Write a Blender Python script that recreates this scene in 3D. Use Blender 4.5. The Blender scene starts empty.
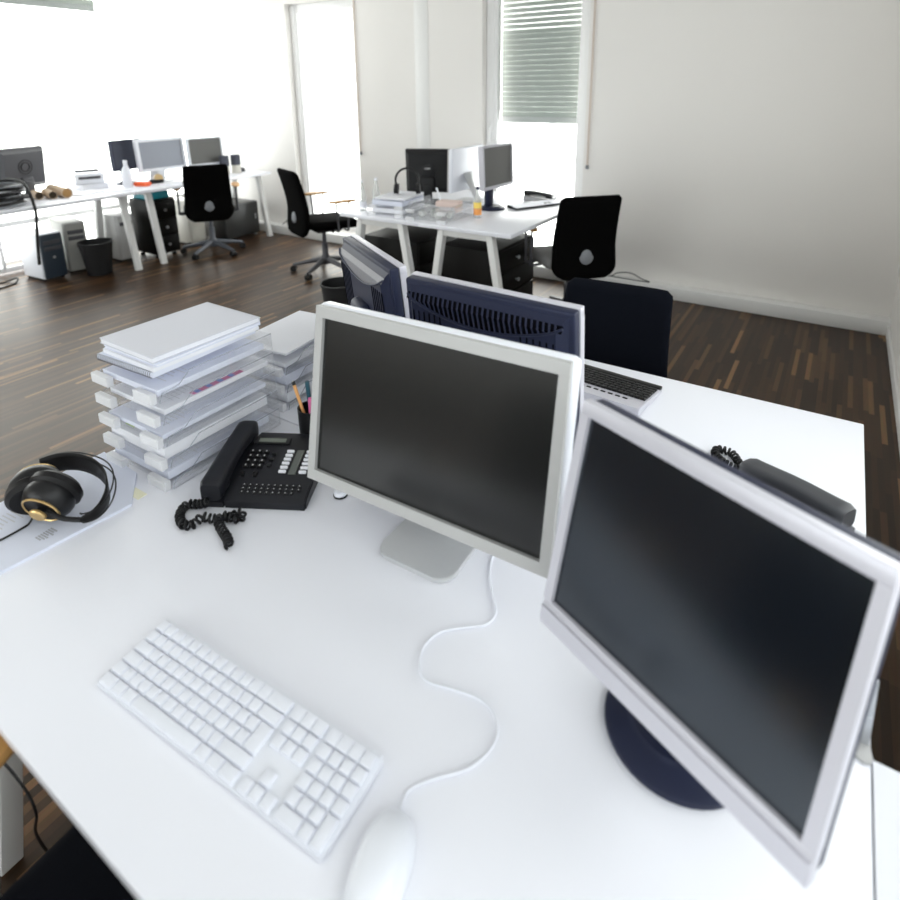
import bpy, bmesh, math, random
from mathutils import Vector, Matrix, Euler
random.seed(7)
S = bpy.context.scene
COL = S.collection
PI = math.pi
# ------------------------------------------------------------------ camera
cd = bpy.data.cameras.new('camera')
cam = bpy.data.objects.new('camera', cd); COL.objects.link(cam)
YAW, PITCH, ROLL = -0.5749, 0.2660, -0.0102
fw = Vector((math.sin(YAW)*math.cos(PITCH), math.cos(YAW)*math.cos(PITCH), -math.sin(PITCH)))
rt = Vector((math.cos(YAW), -math.sin(YAW), 0))
up = rt.cross(fw)
r2 = math.cos(ROLL)*rt + math.sin(ROLL)*up
u2 = -math.sin(ROLL)*rt + math.cos(ROLL)*up
cam.matrix_world = Matrix(((r2.x, u2.x, -fw.x, 0), (r2.y, u2.y, -fw.y, 0), (r2.z, u2.z, -fw.z, 1.60), (0, 0, 0, 1)))
cd.sensor_width = 36; cd.sensor_fit = 'HORIZONTAL'
cd.lens = 36*607.73/900
cd.shift_y = -(450-254.24)/900
cd.clip_start = 0.02
cd.dof.use_dof = True; cd.dof.focus_distance = 1.75; cd.dof.aperture_fstop = 2.8
S.camera = cam
# ------------------------------------------------------------------ world, daylight portals, exposure
w = bpy.data.worlds.new('daylight'); S.world = w; w.use_nodes = True
bg = w.node_tree.nodes['Background']
# an overcast sky, brighter and warmer towards the far windows, cooler behind the viewer
WN = w.node_tree.nodes; WL = w.node_tree.links
tcw = WN.new('ShaderNodeTexCoord'); spw = WN.new('ShaderNodeSeparateXYZ'); WL.new(tcw.outputs['Generated'], spw.inputs[0])
def wm(op, a, b_, c=None):
    n = WN.new('ShaderNodeMath'); n.operation = op
    for k, v in enumerate((a, b_, c)):
        if v is None: continue
        if isinstance(v, (int, float)): n.inputs[k].default_value = v
        else: WL.new(v, n.inputs[k])
    return n.outputs[0]
X_, Y_ = spw.outputs[0], spw.outputs[1]
stren = wm('MULTIPLY_ADD', X_, -0.12, 0.475)
stren = wm('ADD', stren, wm('MULTIPLY', wm('MULTIPLY', Y_, Y_), 0.52))
stren = wm('ADD', stren, wm('MULTIPLY', Y_, 0.18))
WL.new(wm('MULTIPLY', stren, 7.5), bg.inputs[1])
cmx = WN.new('ShaderNodeMix'); cmx.data_type = 'RGBA'
cmx.inputs[6].default_value = (1.0, 0.982, 0.958, 1); cmx.inputs[7].default_value = (0.96, 0.975, 1.0, 1)
cf = wm('MULTIPLY_ADD', X_, 0.5, 0.5); cf = wm('SUBTRACT', cf, wm('MULTIPLY', Y_, 0.45))
cl_ = WN.new('ShaderNodeClamp'); WL.new(cf, cl_.inputs[0]); WL.new(cl_.outputs[0], cmx.inputs[0]); WL.new(cmx.outputs[2], bg.inputs[0])
S.view_settings.view_transform = 'Standard'; S.view_settings.look = 'None'
S.view_settings.gamma = 1; S.view_settings.use_curve_mapping = False
S.view_settings.exposure = 0.03
cy = S.cycles
cy.max_bounces = 10; cy.diffuse_bounces = 5; cy.glossy_bounces = 4; cy.transmission_bounces = 6; cy.transparent_max_bounces = 40
cy.sample_clamp_indirect = 8; cy.caustics_reflective = False; cy.caustics_refractive = False
cy.use_denoising = True
def portal(name, loc, rot, sx, sy):
    l = bpy.data.lights.new(name, 'AREA'); l.shape = 'RECTANGLE'; l.size = sx; l.size_y = sy
    l.cycles.is_portal = True
    o = bpy.data.objects.new(name, l); COL.objects.link(o); o.location = loc; o.rotation_euler = rot
portal('window_daylight_left', (-6.55, 1.95, 1.3), (0, -PI/2, 0), 2.6, 5.7)
portal('window_daylight_back', (-4.66, 5.1, 1.3), (-PI/2, 0, 0), 0.95, 2.5)
portal('window_daylight_end', (-2.27, 5.1, 1.3), (-PI/2, 0, 0), 0.95, 2.5)
portal('window_daylight_right', (0.66, 0.4, 1.65), (0, PI/2, 0), 1.6, 4.8)
portal('window_daylight_rear', (-2.4, -4.55, 1.75), (PI/2, 0, 0), 4.5, 1.7)

# ------------------------------------------------------------------ materials
MATS = {}
def mat(name, col, rough=0.5, metal=0.0, spec=0.5, noise=0.0, nscale=40, bump=0.0, coat=0.0, sheen=0.0):
    if name in MATS: return MATS[name]
    m = bpy.data.materials.new(name); m.use_nodes = True
    nt = m.node_tree; b = nt.nodes['Principled BSDF']
    b.inputs['Base Color'].default_value = (*col, 1)
    b.inputs['Roughness'].default_value = rough
    b.inputs['Metallic'].default_value = metal
    b.inputs['Specular IOR Level'].default_value = spec
    b.inputs['Coat Weight'].default_value = coat
    b.inputs['Sheen Weight'].default_value = sheen
    if noise or bump:
        tc = nt.nodes.new('ShaderNodeTexCoord'); n = nt.nodes.new('ShaderNodeTexNoise')
        n.inputs['Scale'].default_value = nscale; n.inputs['Detail'].default_value = 4
        nt.links.new(tc.outputs['Object'], n.inputs['Vector'])
        if noise:
            mx = nt.nodes.new('ShaderNodeMix'); mx.data_type = 'RGBA'
            mx.inputs[6].default_value = (*[c*(1-noise) for c in col], 1)
            mx.inputs[7].default_value = (*[min(1, c*(1+noise)) for c in col], 1)
            nt.links.new(n.outputs['Fac'], mx.inputs[0]); nt.links.new(mx.outputs[2], b.inputs['Base Color'])
        if bump:
            bp = nt.nodes.new('ShaderNodeBump'); bp.inputs['Strength'].default_value = bump; bp.inputs['Distance'].default_value = 0.002
            nt.links.new(n.outputs['Fac'], bp.inputs['Height']); nt.links.new(bp.outputs['Normal'], b.inputs['Normal'])
    MATS[name] = m; return m
def clear(name, tint=(0.97, 0.98, 1), gloss=0.08, edge=0.35, edgecol=(0.75, 0.78, 0.85), base=0.02):
    """thin clear sheet: mostly transparent, a little reflective, slightly milky at grazing angles"""
    if name in MATS: return MATS[name]
    m = bpy.data.materials.new(name); m.use_nodes = True
    nt = m.node_tree; nt.nodes.remove(nt.nodes['Principled BSDF']); out = nt.nodes['Material Output']
    tr = nt.nodes.new('ShaderNodeBsdfTransparent'); tr.inputs[0].default_value = (*tint, 1)
    gl = nt.nodes.new('ShaderNodeBsdfGlossy'); gl.inputs['Roughness'].default_value = 0.05
    df = nt.nodes.new('ShaderNodeBsdfDiffuse'); df.inputs[0].default_value = (*edgecol, 1)
    lw = nt.nodes.new('ShaderNodeLayerWeight'); lw.inputs[0].default_value = 0.35
    m1 = nt.nodes.new('ShaderNodeMath'); m1.operation = 'MULTIPLY_ADD'; m1.inputs[1].default_value = edge; m1.inputs[2].default_value = base
    nt.links.new(lw.outputs['Facing'], m1.inputs[0])
    a = nt.nodes.new('ShaderNodeMixShader'); nt.links.new(m1.outputs[0], a.inputs[0])
    nt.links.new(tr.outputs[0], a.inputs[1]); nt.links.new(df.outputs[0], a.inputs[2])
    fr = nt.nodes.new('ShaderNodeLayerWeight'); fr.inputs[0].default_value = 0.25
    m2 = nt.nodes.new('ShaderNodeMath'); m2.operation = 'MULTIPLY_ADD'; m2.inputs[1].default_value = 0.22; m2.inputs[2].default_value = gloss*0.3
    nt.links.new(fr.outputs['Fresnel'], m2.inputs[0])
    b = nt.nodes.new('ShaderNodeMixShader'); nt.links.new(m2.outputs[0], b.inputs[0])
    nt.links.new(a.outputs[0], b.inputs[1]); nt.links.new(gl.outputs[0], b.inputs[2])
    nt.links.new(b.outputs[0], out.inputs[0])
    MATS[name] = m; return m
WALL = mat('white_wall_paint', (0.83, 0.81, 0.785), 0.9, spec=0.2, noise=0.01, nscale=3)
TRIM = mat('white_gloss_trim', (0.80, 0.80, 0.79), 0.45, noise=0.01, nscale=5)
FRAME = mat('white_window_frame', (0.88, 0.88, 0.88), 0.35)
CEIL = mat('white_ceiling', (0.88, 0.88, 0.87), 0.9)
LAM = mat('white_laminate', (0.825, 0.835, 0.895), 0.32, spec=0.4, noise=0.006, nscale=4)
LEGM = mat('white_powder_coat', (0.72, 0.72, 0.71), 0.4)
ALU = mat('brushed_aluminium', (0.66, 0.67, 0.68), 0.42, metal=0.55, noise=0.02, nscale=120)
ALUP = mat('grey_aluminium_bezel', (0.45, 0.45, 0.445), 0.5, metal=0.15)
WPL = mat('white_plastic', (0.80, 0.82, 0.88), 0.28, noise=0.004)
KEYM = mat('white_key_plastic', (0.78, 0.80, 0.87), 0.35)
SILV = mat('silver_plastic', (0.56, 0.555, 0.61), 0.38, metal=0.2)
NAVY = mat('navy_plastic', (0.015, 0.019, 0.044), 0.45, spec=0.22, noise=0.03, nscale=200)
NAVYD = mat('dark_vent', (0.002, 0.002, 0.004), 0.8, spec=0.05)
GRMESH = mat('light_paled_vent_mesh', (0.20, 0.20, 0.22), 0.5, noise=0.3, nscale=300)  # mesh grain, its grey paled for window light on the grille
SCR = mat('matt_screen', (0.010, 0.0102, 0.0098), 0.20, spec=0.55)
SCRL = mat('far_screen_grey_glare', (0.10, 0.10, 0.095), 0.45, spec=0.6)  # pale base colour stands for window glare on a dark screen
SCRB = mat('far_screen_bluish_glare', (0.26, 0.28, 0.33), 0.45, spec=0.6)  # bluish glare over a dark panel, put into the base colour
SCRN = mat('bluish_matt_screen', (0.0012, 0.0024, 0.0050), 0.20, spec=1.0)
SCRN.node_tree.nodes['Principled BSDF'].inputs['Specular Tint'].default_value = (0.82, 0.91, 1.0, 1)
BLK = mat('black_plastic', (0.006, 0.006, 0.007), 0.38, spec=0.35, noise=0.05, nscale=200)
BLKM = mat('black_matt_plastic', (0.011, 0.011, 0.012), 0.6, spec=0.3)
DGREY = mat('dark_grey_plastic', (0.07, 0.07, 0.08), 0.45)
MGREY = mat('mid_grey_plastic', (0.22, 0.23, 0.25), 0.45)
LGREY = mat('light_grey_plastic', (0.5, 0.5, 0.5), 0.5)
PHONE = mat('charcoal_phone_plastic', (0.009, 0.0095, 0.013), 0.42, spec=0.35, noise=0.05, nscale=300, bump=0.1)
RUB = mat('black_rubber', (0.005, 0.005, 0.006), 0.5, spec=0.3)
FAB = mat('black_chair_fabric', (0.0028, 0.0027, 0.0027), 0.95, spec=0.04, noise=0.25, nscale=250, bump=0.3)
FABN = mat('dark_navy_chair_fabric', (0.004, 0.005, 0.009), 0.9, spec=0.08, noise=0.2, nscale=250, bump=0.3)
FABG = mat('grey_seat_fabric', (0.20, 0.20, 0.20), 0.9, spec=0.1, noise=0.2, nscale=250, bump=0.3)
WOOD = mat('beech_armrest', (0.55, 0.30, 0.10), 0.4, noise=0.12, nscale=18)
GOLD = mat('gold_metal', (0.72, 0.50, 0.22), 0.35, metal=0.8)
LEA = mat('black_leather', (0.005, 0.0045, 0.005), 0.5, spec=0.3, bump=0.2, nscale=150)
PAPER = mat('white_paper', (0.82, 0.83, 0.88), 0.8, spec=0.1)
PAPERB = mat('cool_white_paper', (0.74, 0.77, 0.88), 0.8, spec=0.1)
COVER = mat('pale_grey_cover', (0.60, 0.61, 0.675), 0.55)
INK = mat('grey_ink', (0.42, 0.43, 0.47), 0.8)
INKL = mat('light_grey_ink', (0.6, 0.61, 0.65), 0.8)
YEL = mat('yellow_note', (0.84, 0.82, 0.62), 0.8)
GRN = mat('green_marker_ink', (0.62, 0.85, 0.12), 0.8)
PINKI = mat('magenta_ink', (0.55, 0.12, 0.30), 0.7)
BLUI = mat('blue_ink', (0.15, 0.22, 0.55), 0.7)
PENC = mat('pencil_wood', (0.80, 0.42, 0.16), 0.5)
RED = mat('red_plastic', (0.70, 0.06, 0.03), 0.4)
PINK = mat('pink_plastic', (0.70, 0.15, 0.35), 0.4)
TEAL = mat('dark_teal_plastic', (0.02, 0.09, 0.13), 0.4)
TURQ = mat('turquoise_plastic', (0.0, 0.28, 0.36), 0.5)
ORANGE = mat('orange_plastic', (0.85, 0.13, 0.03), 0.45)
CARD = mat('brown_cardboard', (0.50, 0.38, 0.27), 0.8, noise=0.08, nscale=30)
CARDI = mat('cardboard_inside', (0.50, 0.30, 0.12), 0.9)
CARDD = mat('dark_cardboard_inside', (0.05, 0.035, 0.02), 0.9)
LCD = mat('lcd_green_grey', (0.16, 0.18, 0.15), 0.25)
STRIP = mat('label_strip', (0.10, 0.11, 0.10), 0.3)
STEEL = mat('steel', (0.55, 0.57, 0.60), 0.3, metal=0.8)
SHUT = mat('grey_shutter_slat', (0.42, 0.45, 0.42), 0.5)
STRAP = mat('beige_strap', (0.62, 0.53, 0.47), 0.8)
JUICE = mat('orange_label', (0.90, 0.36, 0.10), 0.5)
LABY = mat('yellow_label', (0.92, 0.68, 0.15), 0.5)
SPK = mat('speaker_cloth', (0.07, 0.075, 0.10), 0.8, noise=0.2, nscale=200)
CREAM = mat('cream_plastic', (0.66, 0.64, 0.58), 0.4)
CLR = clear('clear_acrylic', (1, 1, 1), 0.03, 0.06, (0.85, 0.87, 0.92), 0.01)
RIM = clear('acrylic_rim', (0.8, 0.82, 0.86), 0.1, 0.9, (0.85, 0.87, 0.92))
CLR2 = clear('clear_acrylic_wall', (1, 1, 1), 0.03, 0.10, (0.85, 0.87, 0.92), 0.01)
LIP = clear('acrylic_caught_light', (1, 1, 1), 0.1, 0.3, (0.93, 0.94, 0.97), 0.55)  # white mixed in for window light caught inside the clear lips
GLASS = clear('window_glass', (0.98, 1, 0.99), 0.1, 0.0)
BOT = clear('bottle_glass', (0.97, 0.98, 0.97), 0.1, 0.5, (0.9, 0.91, 0.9), 0.30)

def floor_mat():
    m = bpy.data.materials.new('walnut_strip_parquet'); m.use_nodes = True
    nt = m.node_tree; b = nt.nodes['Principled BSDF']; L = nt.links.new
    def N(t, **k):
        n = nt.nodes.new(t)
        for a, v in k.items(): setattr(n, a, v)
        return n
    def M(op, a, bb=None):
        n = N('ShaderNodeMath', operation=op)
        for i, v in enumerate((a, bb)):
            if v is None: continue
            if isinstance(v, (int, float)): n.inputs[i].default_value = v
            else: L(v, n.inputs[i])
        return n.outputs[0]
    tc = N('ShaderNodeTexCoord'); sp = N('ShaderNodeSeparateXYZ'); L(tc.outputs['Object'], sp.inputs[0])
    col = M('FLOOR', M('DIVIDE', sp.outputs[0], 0.023))
    wn = N('ShaderNodeTexWhiteNoise', noise_dimensions='1D'); L(col, wn.inputs['W'])
    row = M('FLOOR', M('ADD', M('DIVIDE', sp.outputs[1], 0.42), M('MULTIPLY', wn.outputs['Value'], 7.3)))
    cb = N('ShaderNodeCombineXYZ'); L(col, cb.inputs[0]); L(row, cb.inputs[1])
    w2 = N('ShaderNodeTexWhiteNoise', noise_dimensions='2D'); L(cb.outputs[0], w2.inputs['Vector'])
    rmp = N('ShaderNodeValToRGB'); e = rmp.color_ramp.elements
    e[0].position = 0; e[0].color = (0.013, 0.0062, 0.0028, 1)
    e[1].position = 1; e[1].color = (0.24, 0.13, 0.055, 1)
    for p, c in ((0.45, (0.025, 0.0118, 0.0052, 1)), (0.78, (0.050, 0.0240, 0.0105, 1)), (0.92, (0.12, 0.062, 0.027, 1))):
        x = e.new(p); x.color = c
    L(w2.outputs['Value'], rmp.inputs[0])
    mp = N('ShaderNodeMapping'); mp.inputs['Scale'].default_value = (60, 4, 1); L(tc.outputs['Object'], mp.inputs[0])
    gr = N('ShaderNodeTexNoise'); gr.inputs['Scale'].default_value = 2; gr.inputs['Detail'].default_value = 5; L(mp.outputs[0], gr.inputs['Vector'])
    mx = N('ShaderNodeMix', data_type='RGBA', blend_type='MULTIPLY'); mx.inputs[0].default_value = 0.5
    L(rmp.outputs[0], mx.inputs[6]); L(gr.outputs['Color'], mx.inputs[7])
    gm = N('ShaderNodeMix', data_type='RGBA', blend_type='MULTIPLY'); gm.inputs[0].default_value = 1
    L(mx.outputs[2], gm.inputs[6]); gm.inputs[7].default_value = (1.35, 1.35, 1.35, 1)
    L(gm.outputs[2], b.inputs['Base Color'])
    b.inputs['Roughness'].default_value = 0.38
    b.inputs['Specular IOR Level'].default_value = 0.40; b.inputs['Specular Tint'].default_value = (1.0, 0.86, 0.74, 1)
    bp = N('ShaderNodeBump'); bp.inputs['Strength'].default_value = 0.06; bp.inputs['Distance'].default_value = 0.002
    L(gr.outputs['Fac'], bp.inputs['Height']); L(bp.outputs['Normal'], b.inputs['Normal'])
    return m
FLOOR = floor_mat()

# ------------------------------------------------------------------ mesh helpers
I4 = Matrix.Identity(4)
def T(x=0, y=0, z=0): return Matrix.Translation((x, y, z))
def RX(a): return Matrix.Rotation(a, 4, 'X')
def RY(a): return Matrix.Rotation(a, 4, 'Y')
def RZ(a): return Matrix.Rotation(a, 4, 'Z')
class MB:
    def __init__(self, M=None): self.bm = bmesh.new(); self.M = M or I4
    def _place(self, vs, M):
        bmesh.ops.transform(self.bm, matrix=self.M @ (M or I4), verts=vs)
    def box(self, c, s, bev=0.0, seg=2, M=None, axis=None):
        r = bmesh.ops.create_cube(self.bm, size=1); vs = r['verts']
        bmesh.ops.scale(self.bm, vec=s, verts=vs); bmesh.ops.translate(self.bm, vec=c, verts=vs)
        if bev > 0:
            es = set(e for v in vs for e in v.link_edges)
            if axis is not None: es = [e for e in es if abs((e.verts[0].co-e.verts[1].co).normalized()[axis]) > 0.9]
            q = bmesh.ops.bevel(self.bm, geom=list(es), offset=bev, segments=seg, affect='EDGES', profile=0.5)
            vs = list({v for v in q['verts']} | {v for v in vs if v.is_valid})
            vs = self._island(vs)
        self._place(vs, M); return self
    def _island(self, vs):
        seen = set(vs); st = list(vs)
        while st:
            v = st.pop()
            for e in v.link_edges:
                o = e.other_vert(v)
                if o not in seen: seen.add(o); st.append(o)
        return list(seen)
    def bar(self, p0, p1, wx, wy, up=(0, 0, 1), bev=0.0):
        p0, p1 = Vector(p0), Vector(p1); d = p1-p0; z = d.normalized()
        x = Vector(up).cross(z)
        if x.length < 1e-4: x = Vector((1, 0, 0))
        x.normalize(); y = z.cross(x)
        Mx = Matrix(((x.x, y.x, z.x, 0), (x.y, y.y, z.y, 0), (x.z, y.z, z.z, 0), (0, 0, 0, 1)))
        return self.box((0, 0, 0), (wx, wy, d.length), bev, 2, T(*((p0+p1)/2)) @ Mx)
    def cone(self, p0, p1, r0, r1=None, n=24, caps=True, M=None):
        r1 = r0 if r1 is None else r1
        p0, p1 = Vector(p0), Vector(p1); d = p1-p0
        q = d.to_track_quat('Z', 'Y').to_matrix().to_4x4()
        r = bmesh.ops.create_cone(self.bm, cap_ends=caps, segments=n, radius1=r0, radius2=r1, depth=d.length)
        self._place(r['verts'], (M or I4) @ T(*((p0+p1)/2)) @ q); return self
    def lathe(self, prof, n=32, M=None, close=True):
        rings = []; bm = self.bm; vs = []
        for (r, z) in prof:
            ring = [bm.verts.new((max(r, 1e-5)*math.cos(2*PI*k/n), max(r, 1e-5)*math.sin(2*PI*k/n), z)) for k in range(n)]
            rings.append(ring); vs += ring
        for a, b in zip(rings, rings[1:]):
            for k in range(n): bm.faces.new((a[k], a[(k+1) % n], b[(k+1) % n], b[k]))
        if close:
            bm.faces.new(list(reversed(rings[0]))); bm.faces.new(rings[-1])
        self._place(vs, M); return self
    def tube(self, pts, r, n=8, closed=False, sm=0, M=None, rads=None):
        P = [Vector(p) for p in pts]
        if sm:
            Q = []
            m = len(P)
            for i in range(m if closed else m-1):
                a, b, c, d = (P[(i-1) % m] if closed or i > 0 else P[0]), P[i], P[(i+1) % m], (P[(i+2) % m] if closed or i+2 < m else P[-1])
                for k in range(sm):
                    t = k/sm
                    Q.append(0.5*((2*b)+(-a+c)*t+(2*a-5*b+4*c-d)*t*t+(-a+3*b-3*c+d)*t**3))
            if not closed: Q.append(P[-1])
            P = Q
        bm = self.bm; rings = []; vs = []; prev = None; m = len(P)
        for i in range(m):
            t = (P[(i+1) % m]-P[i-1]) if closed else (P[min(i+1, m-1)]-P[max(i-1, 0)])
            if t.length < 1e-9: t = Vector((0, 0, 1))
            t.normalize()
            if prev is None:
                x = Vector((0, 0, 1)).cross(t)
                if x.length < 0.05: x = Vector((1, 0, 0)).cross(t)
            else: x = prev-t*prev.dot(t)
            x.normalize(); prev = x; y = t.cross(x)
            rr = rads[i] if rads else r
            ring = [bm.verts.new(P[i]+rr*(math.cos(2*PI*k/n)*x+math.sin(2*PI*k/n)*y)) for k in range(n)]
            rings.append(ring); vs += ring
        for i in range(m if closed else m-1):
            a, b = rings[i], rings[(i+1) % m]
            for k in range(n): bm.faces.new((a[k], a[(k+1) % n], b[(k+1) % n], b[k]))
        if not closed:
            bm.faces.new(list(reversed(rings[0]))); bm.faces.new(rings[-1])
        self._place(vs, M); return self
    def prism(self, poly, z0, z1, M=None, bev=0.0):
        bm = self.bm; lo = [bm.verts.new((x, y, z0)) for x, y in poly]; hi = [bm.verts.new((x, y, z1)) for x, y in poly]
        n = len(poly); fs = [bm.faces.new(list(reversed(lo))), bm.faces.new(hi)]
        for k in range(n): fs.append(bm.faces.new((lo[k], lo[(k+1) % n], hi[(k+1) % n], hi[k])))
        vs = lo+hi
        if bev:
            es = list(set(e for f in fs[:2] for e in f.edges))
            q = bmesh.ops.bevel(bm, geom=es, offset=bev, segments=2, affect='EDGES')
            vs = self._island([v for v in q['verts']])
        self._place(vs, M); return self
    def grid(self, fn, nu, nv, M=None, closeu=False):
        bm = self.bm; V = [[bm.verts.new(fn(i/(nu-1) if not closeu else i/nu, j/(nv-1))) for j in range(nv)] for i in range(nu)]
        for i in range(nu if closeu else nu-1):
            for j in range(nv-1):
                a = V[i][j]; b = V[(i+1) % nu][j]; c = V[(i+1) % nu][j+1]; d = V[i][j+1]
                bm.faces.new((a, b, c, d))
        self._place([v for r in V for v in r], M); return self
    def make(self, name, m, parent=None, smooth=True, angle=35):
        me = bpy.data.meshes.new(name)
        bmesh.ops.recalc_face_normals(self.bm, faces=self.bm.faces[:])
        for f in self.bm.faces: f.smooth = smooth
        if smooth:
            for e in self.bm.edges:
                if len(e.link_faces) == 2 and e.calc_face_angle(0) > math.radians(angle): e.smooth = False
        self.bm.to_mesh(me); self.bm.free()
        for x in (m if isinstance(m, (list, tuple)) else [m]): me.materials.append(x)
        o = bpy.data.objects.new(name, me); COL.objects.link(o)
        if parent: o.parent = parent
        return o
def tag(o, label, cat, group=None):
    o['label'] = label; o['category'] = cat
    if group: o['group'] = group
    return o
def thing(name, label, cat, loc=(0, 0, 0), rz=0.0, group=None):
    o = bpy.data.objects.new(name, None); COL.objects.link(o); o.empty_display_size = 0.05
    o.location = loc; o.rotation_euler = (0, 0, rz)
    return tag(o, label, cat, group)
KIDS = {}
def copy_tree(o, parent=None, kids=None):
    c = o.copy(); COL.objects.link(c)
    if parent: c.parent = parent
    for ch in [x for x in COL.objects if x.parent == o]: copy_tree(ch, c)
    return c
def struct(o): o['kind'] = 'structure'; return o
def solid_mod(o, t, off=0):
    md = o.modifiers.new('thickness', 'SOLIDIFY'); md.thickness = t; md.offset = off

# ================================================================== THE ROOM
YB, XL, XR, YR, ZC = 4.78, -6.20, 0.40, -4.2, 2.80
struct(MB().box(((XL+XR)/2, (YR+YB)/2, -0.05), (XR-XL+1.2, YB-YR+1.2, 0.1)).make('floor', FLOOR, smooth=False))
struct(MB().box(((XL+XR)/2, (YR+YB)/2, ZC+0.05), (XR-XL+1.2, YB-YR+1.2, 0.1)).make('ceiling', CEIL, smooth=False))
W1 = (-5.13, -4.19); W2 = (-2.746, -1.79); ZT, ZB = 2.465, 0.10
b = MB(); t = 0.28
for x0, x1 in ((XL-0.3, W1[0]), (W1[1], W2[0]), (W2[1], XR+0.3)):
    b.box(((x0+x1)/2, YB+t/2, ZC/2), (x1-x0, t, ZC))
for x0, x1 in (W1, W2):
    b.box(((x0+x1)/2, YB+t/2, (ZT+ZC)/2), (x1-x0, t, ZC-ZT))
    b.box(((x0+x1)/2, YB+t/2, ZB/2), (x1-x0, t, ZB))
struct(b.make('wall_back', WALL, smooth=False))
# left wall: a pier, then the big window
b = MB()
b.box((XL-0.15, (-0.9+YR)/2, ZC/2), (0.3, -0.9-YR, ZC))
b.box((XL-0.15, 1.94, 2.72), (0.3, 5.68, 0.16))
struct(b.make('wall_left', WALL, smooth=False))
# right wall: solid beside the back of the room, long window towards the viewer
b = MB()
b.box((XR+0.12, (2.9+YB)/2, ZC/2), (0.24, YB-2.9, ZC))
b.box((XR+0.12, (2.9-2.1)/2, 0.43), (0.24, 5.0, 0.86))
b.box((XR+0.12, (2.9-2.1)/2, 2.63), (0.24, 5.0, 0.34))
b.box((XR+0.12, (-2.1+YR)/2, ZC/2), (0.24, YR+2.1, ZC))
struct(b.make('wall_right', WALL, smooth=False))
b = MB()
b.box((-5.6, YR-0.12, ZC/2), (1.8, 0.24, ZC)); b.box((0.2, YR-0.12, ZC/2), (0.7, 0.24, ZC))
b.box((-2.425, YR-0.12, 0.45), (4.55, 0.24, 0.9)); b.box((-2.425, YR-0.12, 2.7), (4.55, 0.24, 0.2))
struct(b.make('wall_rear', WALL, smooth=False))
# cable ledge along the back wall, rounded front
struct(MB().box(((XL+XR)/2, YB-0.055, 0.05), (XR-XL, 0.11, 0.10), 0.008, 2, axis=0).make('baseboard_back', TRIM))
struct(MB().box((XR-0.008, (YB-0.11+2.0)/2, 0.035), (0.016, YB-0.11-2.0, 0.07), 0.004).make('baseboard_right', TRIM))
struct(MB().box((-3.385, YB-0.002, 1.45), (0.15, 0.004, 2.70), 0.001).make('lit_wall_strip', TRIM))  # added strip standing in for a brighter-lit band of the wall
struct(MB().box((0.385, 4.45, 1.35), (0.03, 0.10, 1.75), 0.004).make('trim_2', TRIM))

def win_frame(name, x0, x1, z0, z1, y, fw_=0.085, handle=None):
    o = struct(bpy.data.objects.new(name, None)); COL.objects.link(o); o['kind'] = 'structure'
    o.location = (x0, y, z0)
    W, H = x1-x0, z1-z0
    f = MB()
    f.box((fw_/2, 0, H/2), (fw_, 0.07, H), 0.006); f.box((W-fw_/2, 0, H/2), (fw_, 0.07, H), 0.006)
    f.box((W/2, 0, fw_/2), (W-2*fw_, 0.07, fw_), 0.006); f.box((W/2, 0, H-fw_/2), (W-2*fw_, 0.07, fw_), 0.006)
    # sash step
    for s_ in (0, 1):
        xx = fw_*0.35 if s_ == 0 else W-fw_*0.35
        f.box((xx, -0.04, H/2), (fw_*0.7, 0.02, H-0.02), 0.004)
    f.make('window_frame', FRAME, o)
    MB().box((W/2, 0.0, H/2), (W-2*fw_+0.01, 0.012, H-2*fw_+0.01)).make('window_pane', GLASS, o, smooth=False)
    if handle:
        h = MB(); h.box((fw_*0.4, -0.055, handle-z0), (0.03, 0.012, 0.07), 0.004)
        h.box((fw_*0.4, -0.075, handle-z0-0.05), (0.02, 0.02, 0.13), 0.006); h.make('window_handle', FRAME, o)
    return o
win_frame('window_1', W1[0]+0.005, W1[1]-0.005, ZB, ZT, YB+0.12)
win_frame('window_2', W2[0]+0.005, W2[1]-0.005, ZB, ZT, YB+0.12, fw_=0.102, handle=1.25)

def shutter(name, label, n, w_, pitch, M, root_loc, slot=True, rows_gap=7):
    o = thing(name, label, 'shutter', root_loc)
    for k in range(n):
        z = k*pitch
        gap = 0.009 if k > rows_gap else 0.0042
        b = MB(M)
        h = pitch-gap
        # a curved slat
        prof = []
        for i in range(7):
            u = i/6; prof.append((-0.007*math.sin(PI*u), z+u*h))
        b.grid(lambda u, v: (-w_/2+u*w_, prof[int(round(v*6))][0], prof[int(round(v*6))][1]), 2, 7)
        # punched light slots leave little webs between the slats
        if slot:
            m_ = int(w_/0.017)
            for i in range(m_):
                x = -w_/2+(i+0.5)*w_/m_
                b.box((x, 0, z+h+gap/2), (0.005, 0.003, gap+0.002))
        q = b.make('slat', SHUT, o); solid_mod(q, 0.006)
    b = MB(M); b.box((0, -0.002, -0.028), (w_, 0.014, 0.056), 0.004); b.make('bottom_rail', LGREY, o)
    return o
shutter('roller_shutter', 'grey slatted roller shutter half lowered outside the tall end window', 26, 0.80, 0.0434, I4, (-2.268, YB+0.22, 1.355), rows_gap=15)
shutter('roller_shutter', 'pale roller shutter almost fully raised at top of the big bright window', 4, 3.6, 0.055, RZ(PI/2), (XL-0.22, 1.70, 2.42), slot=False)
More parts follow.
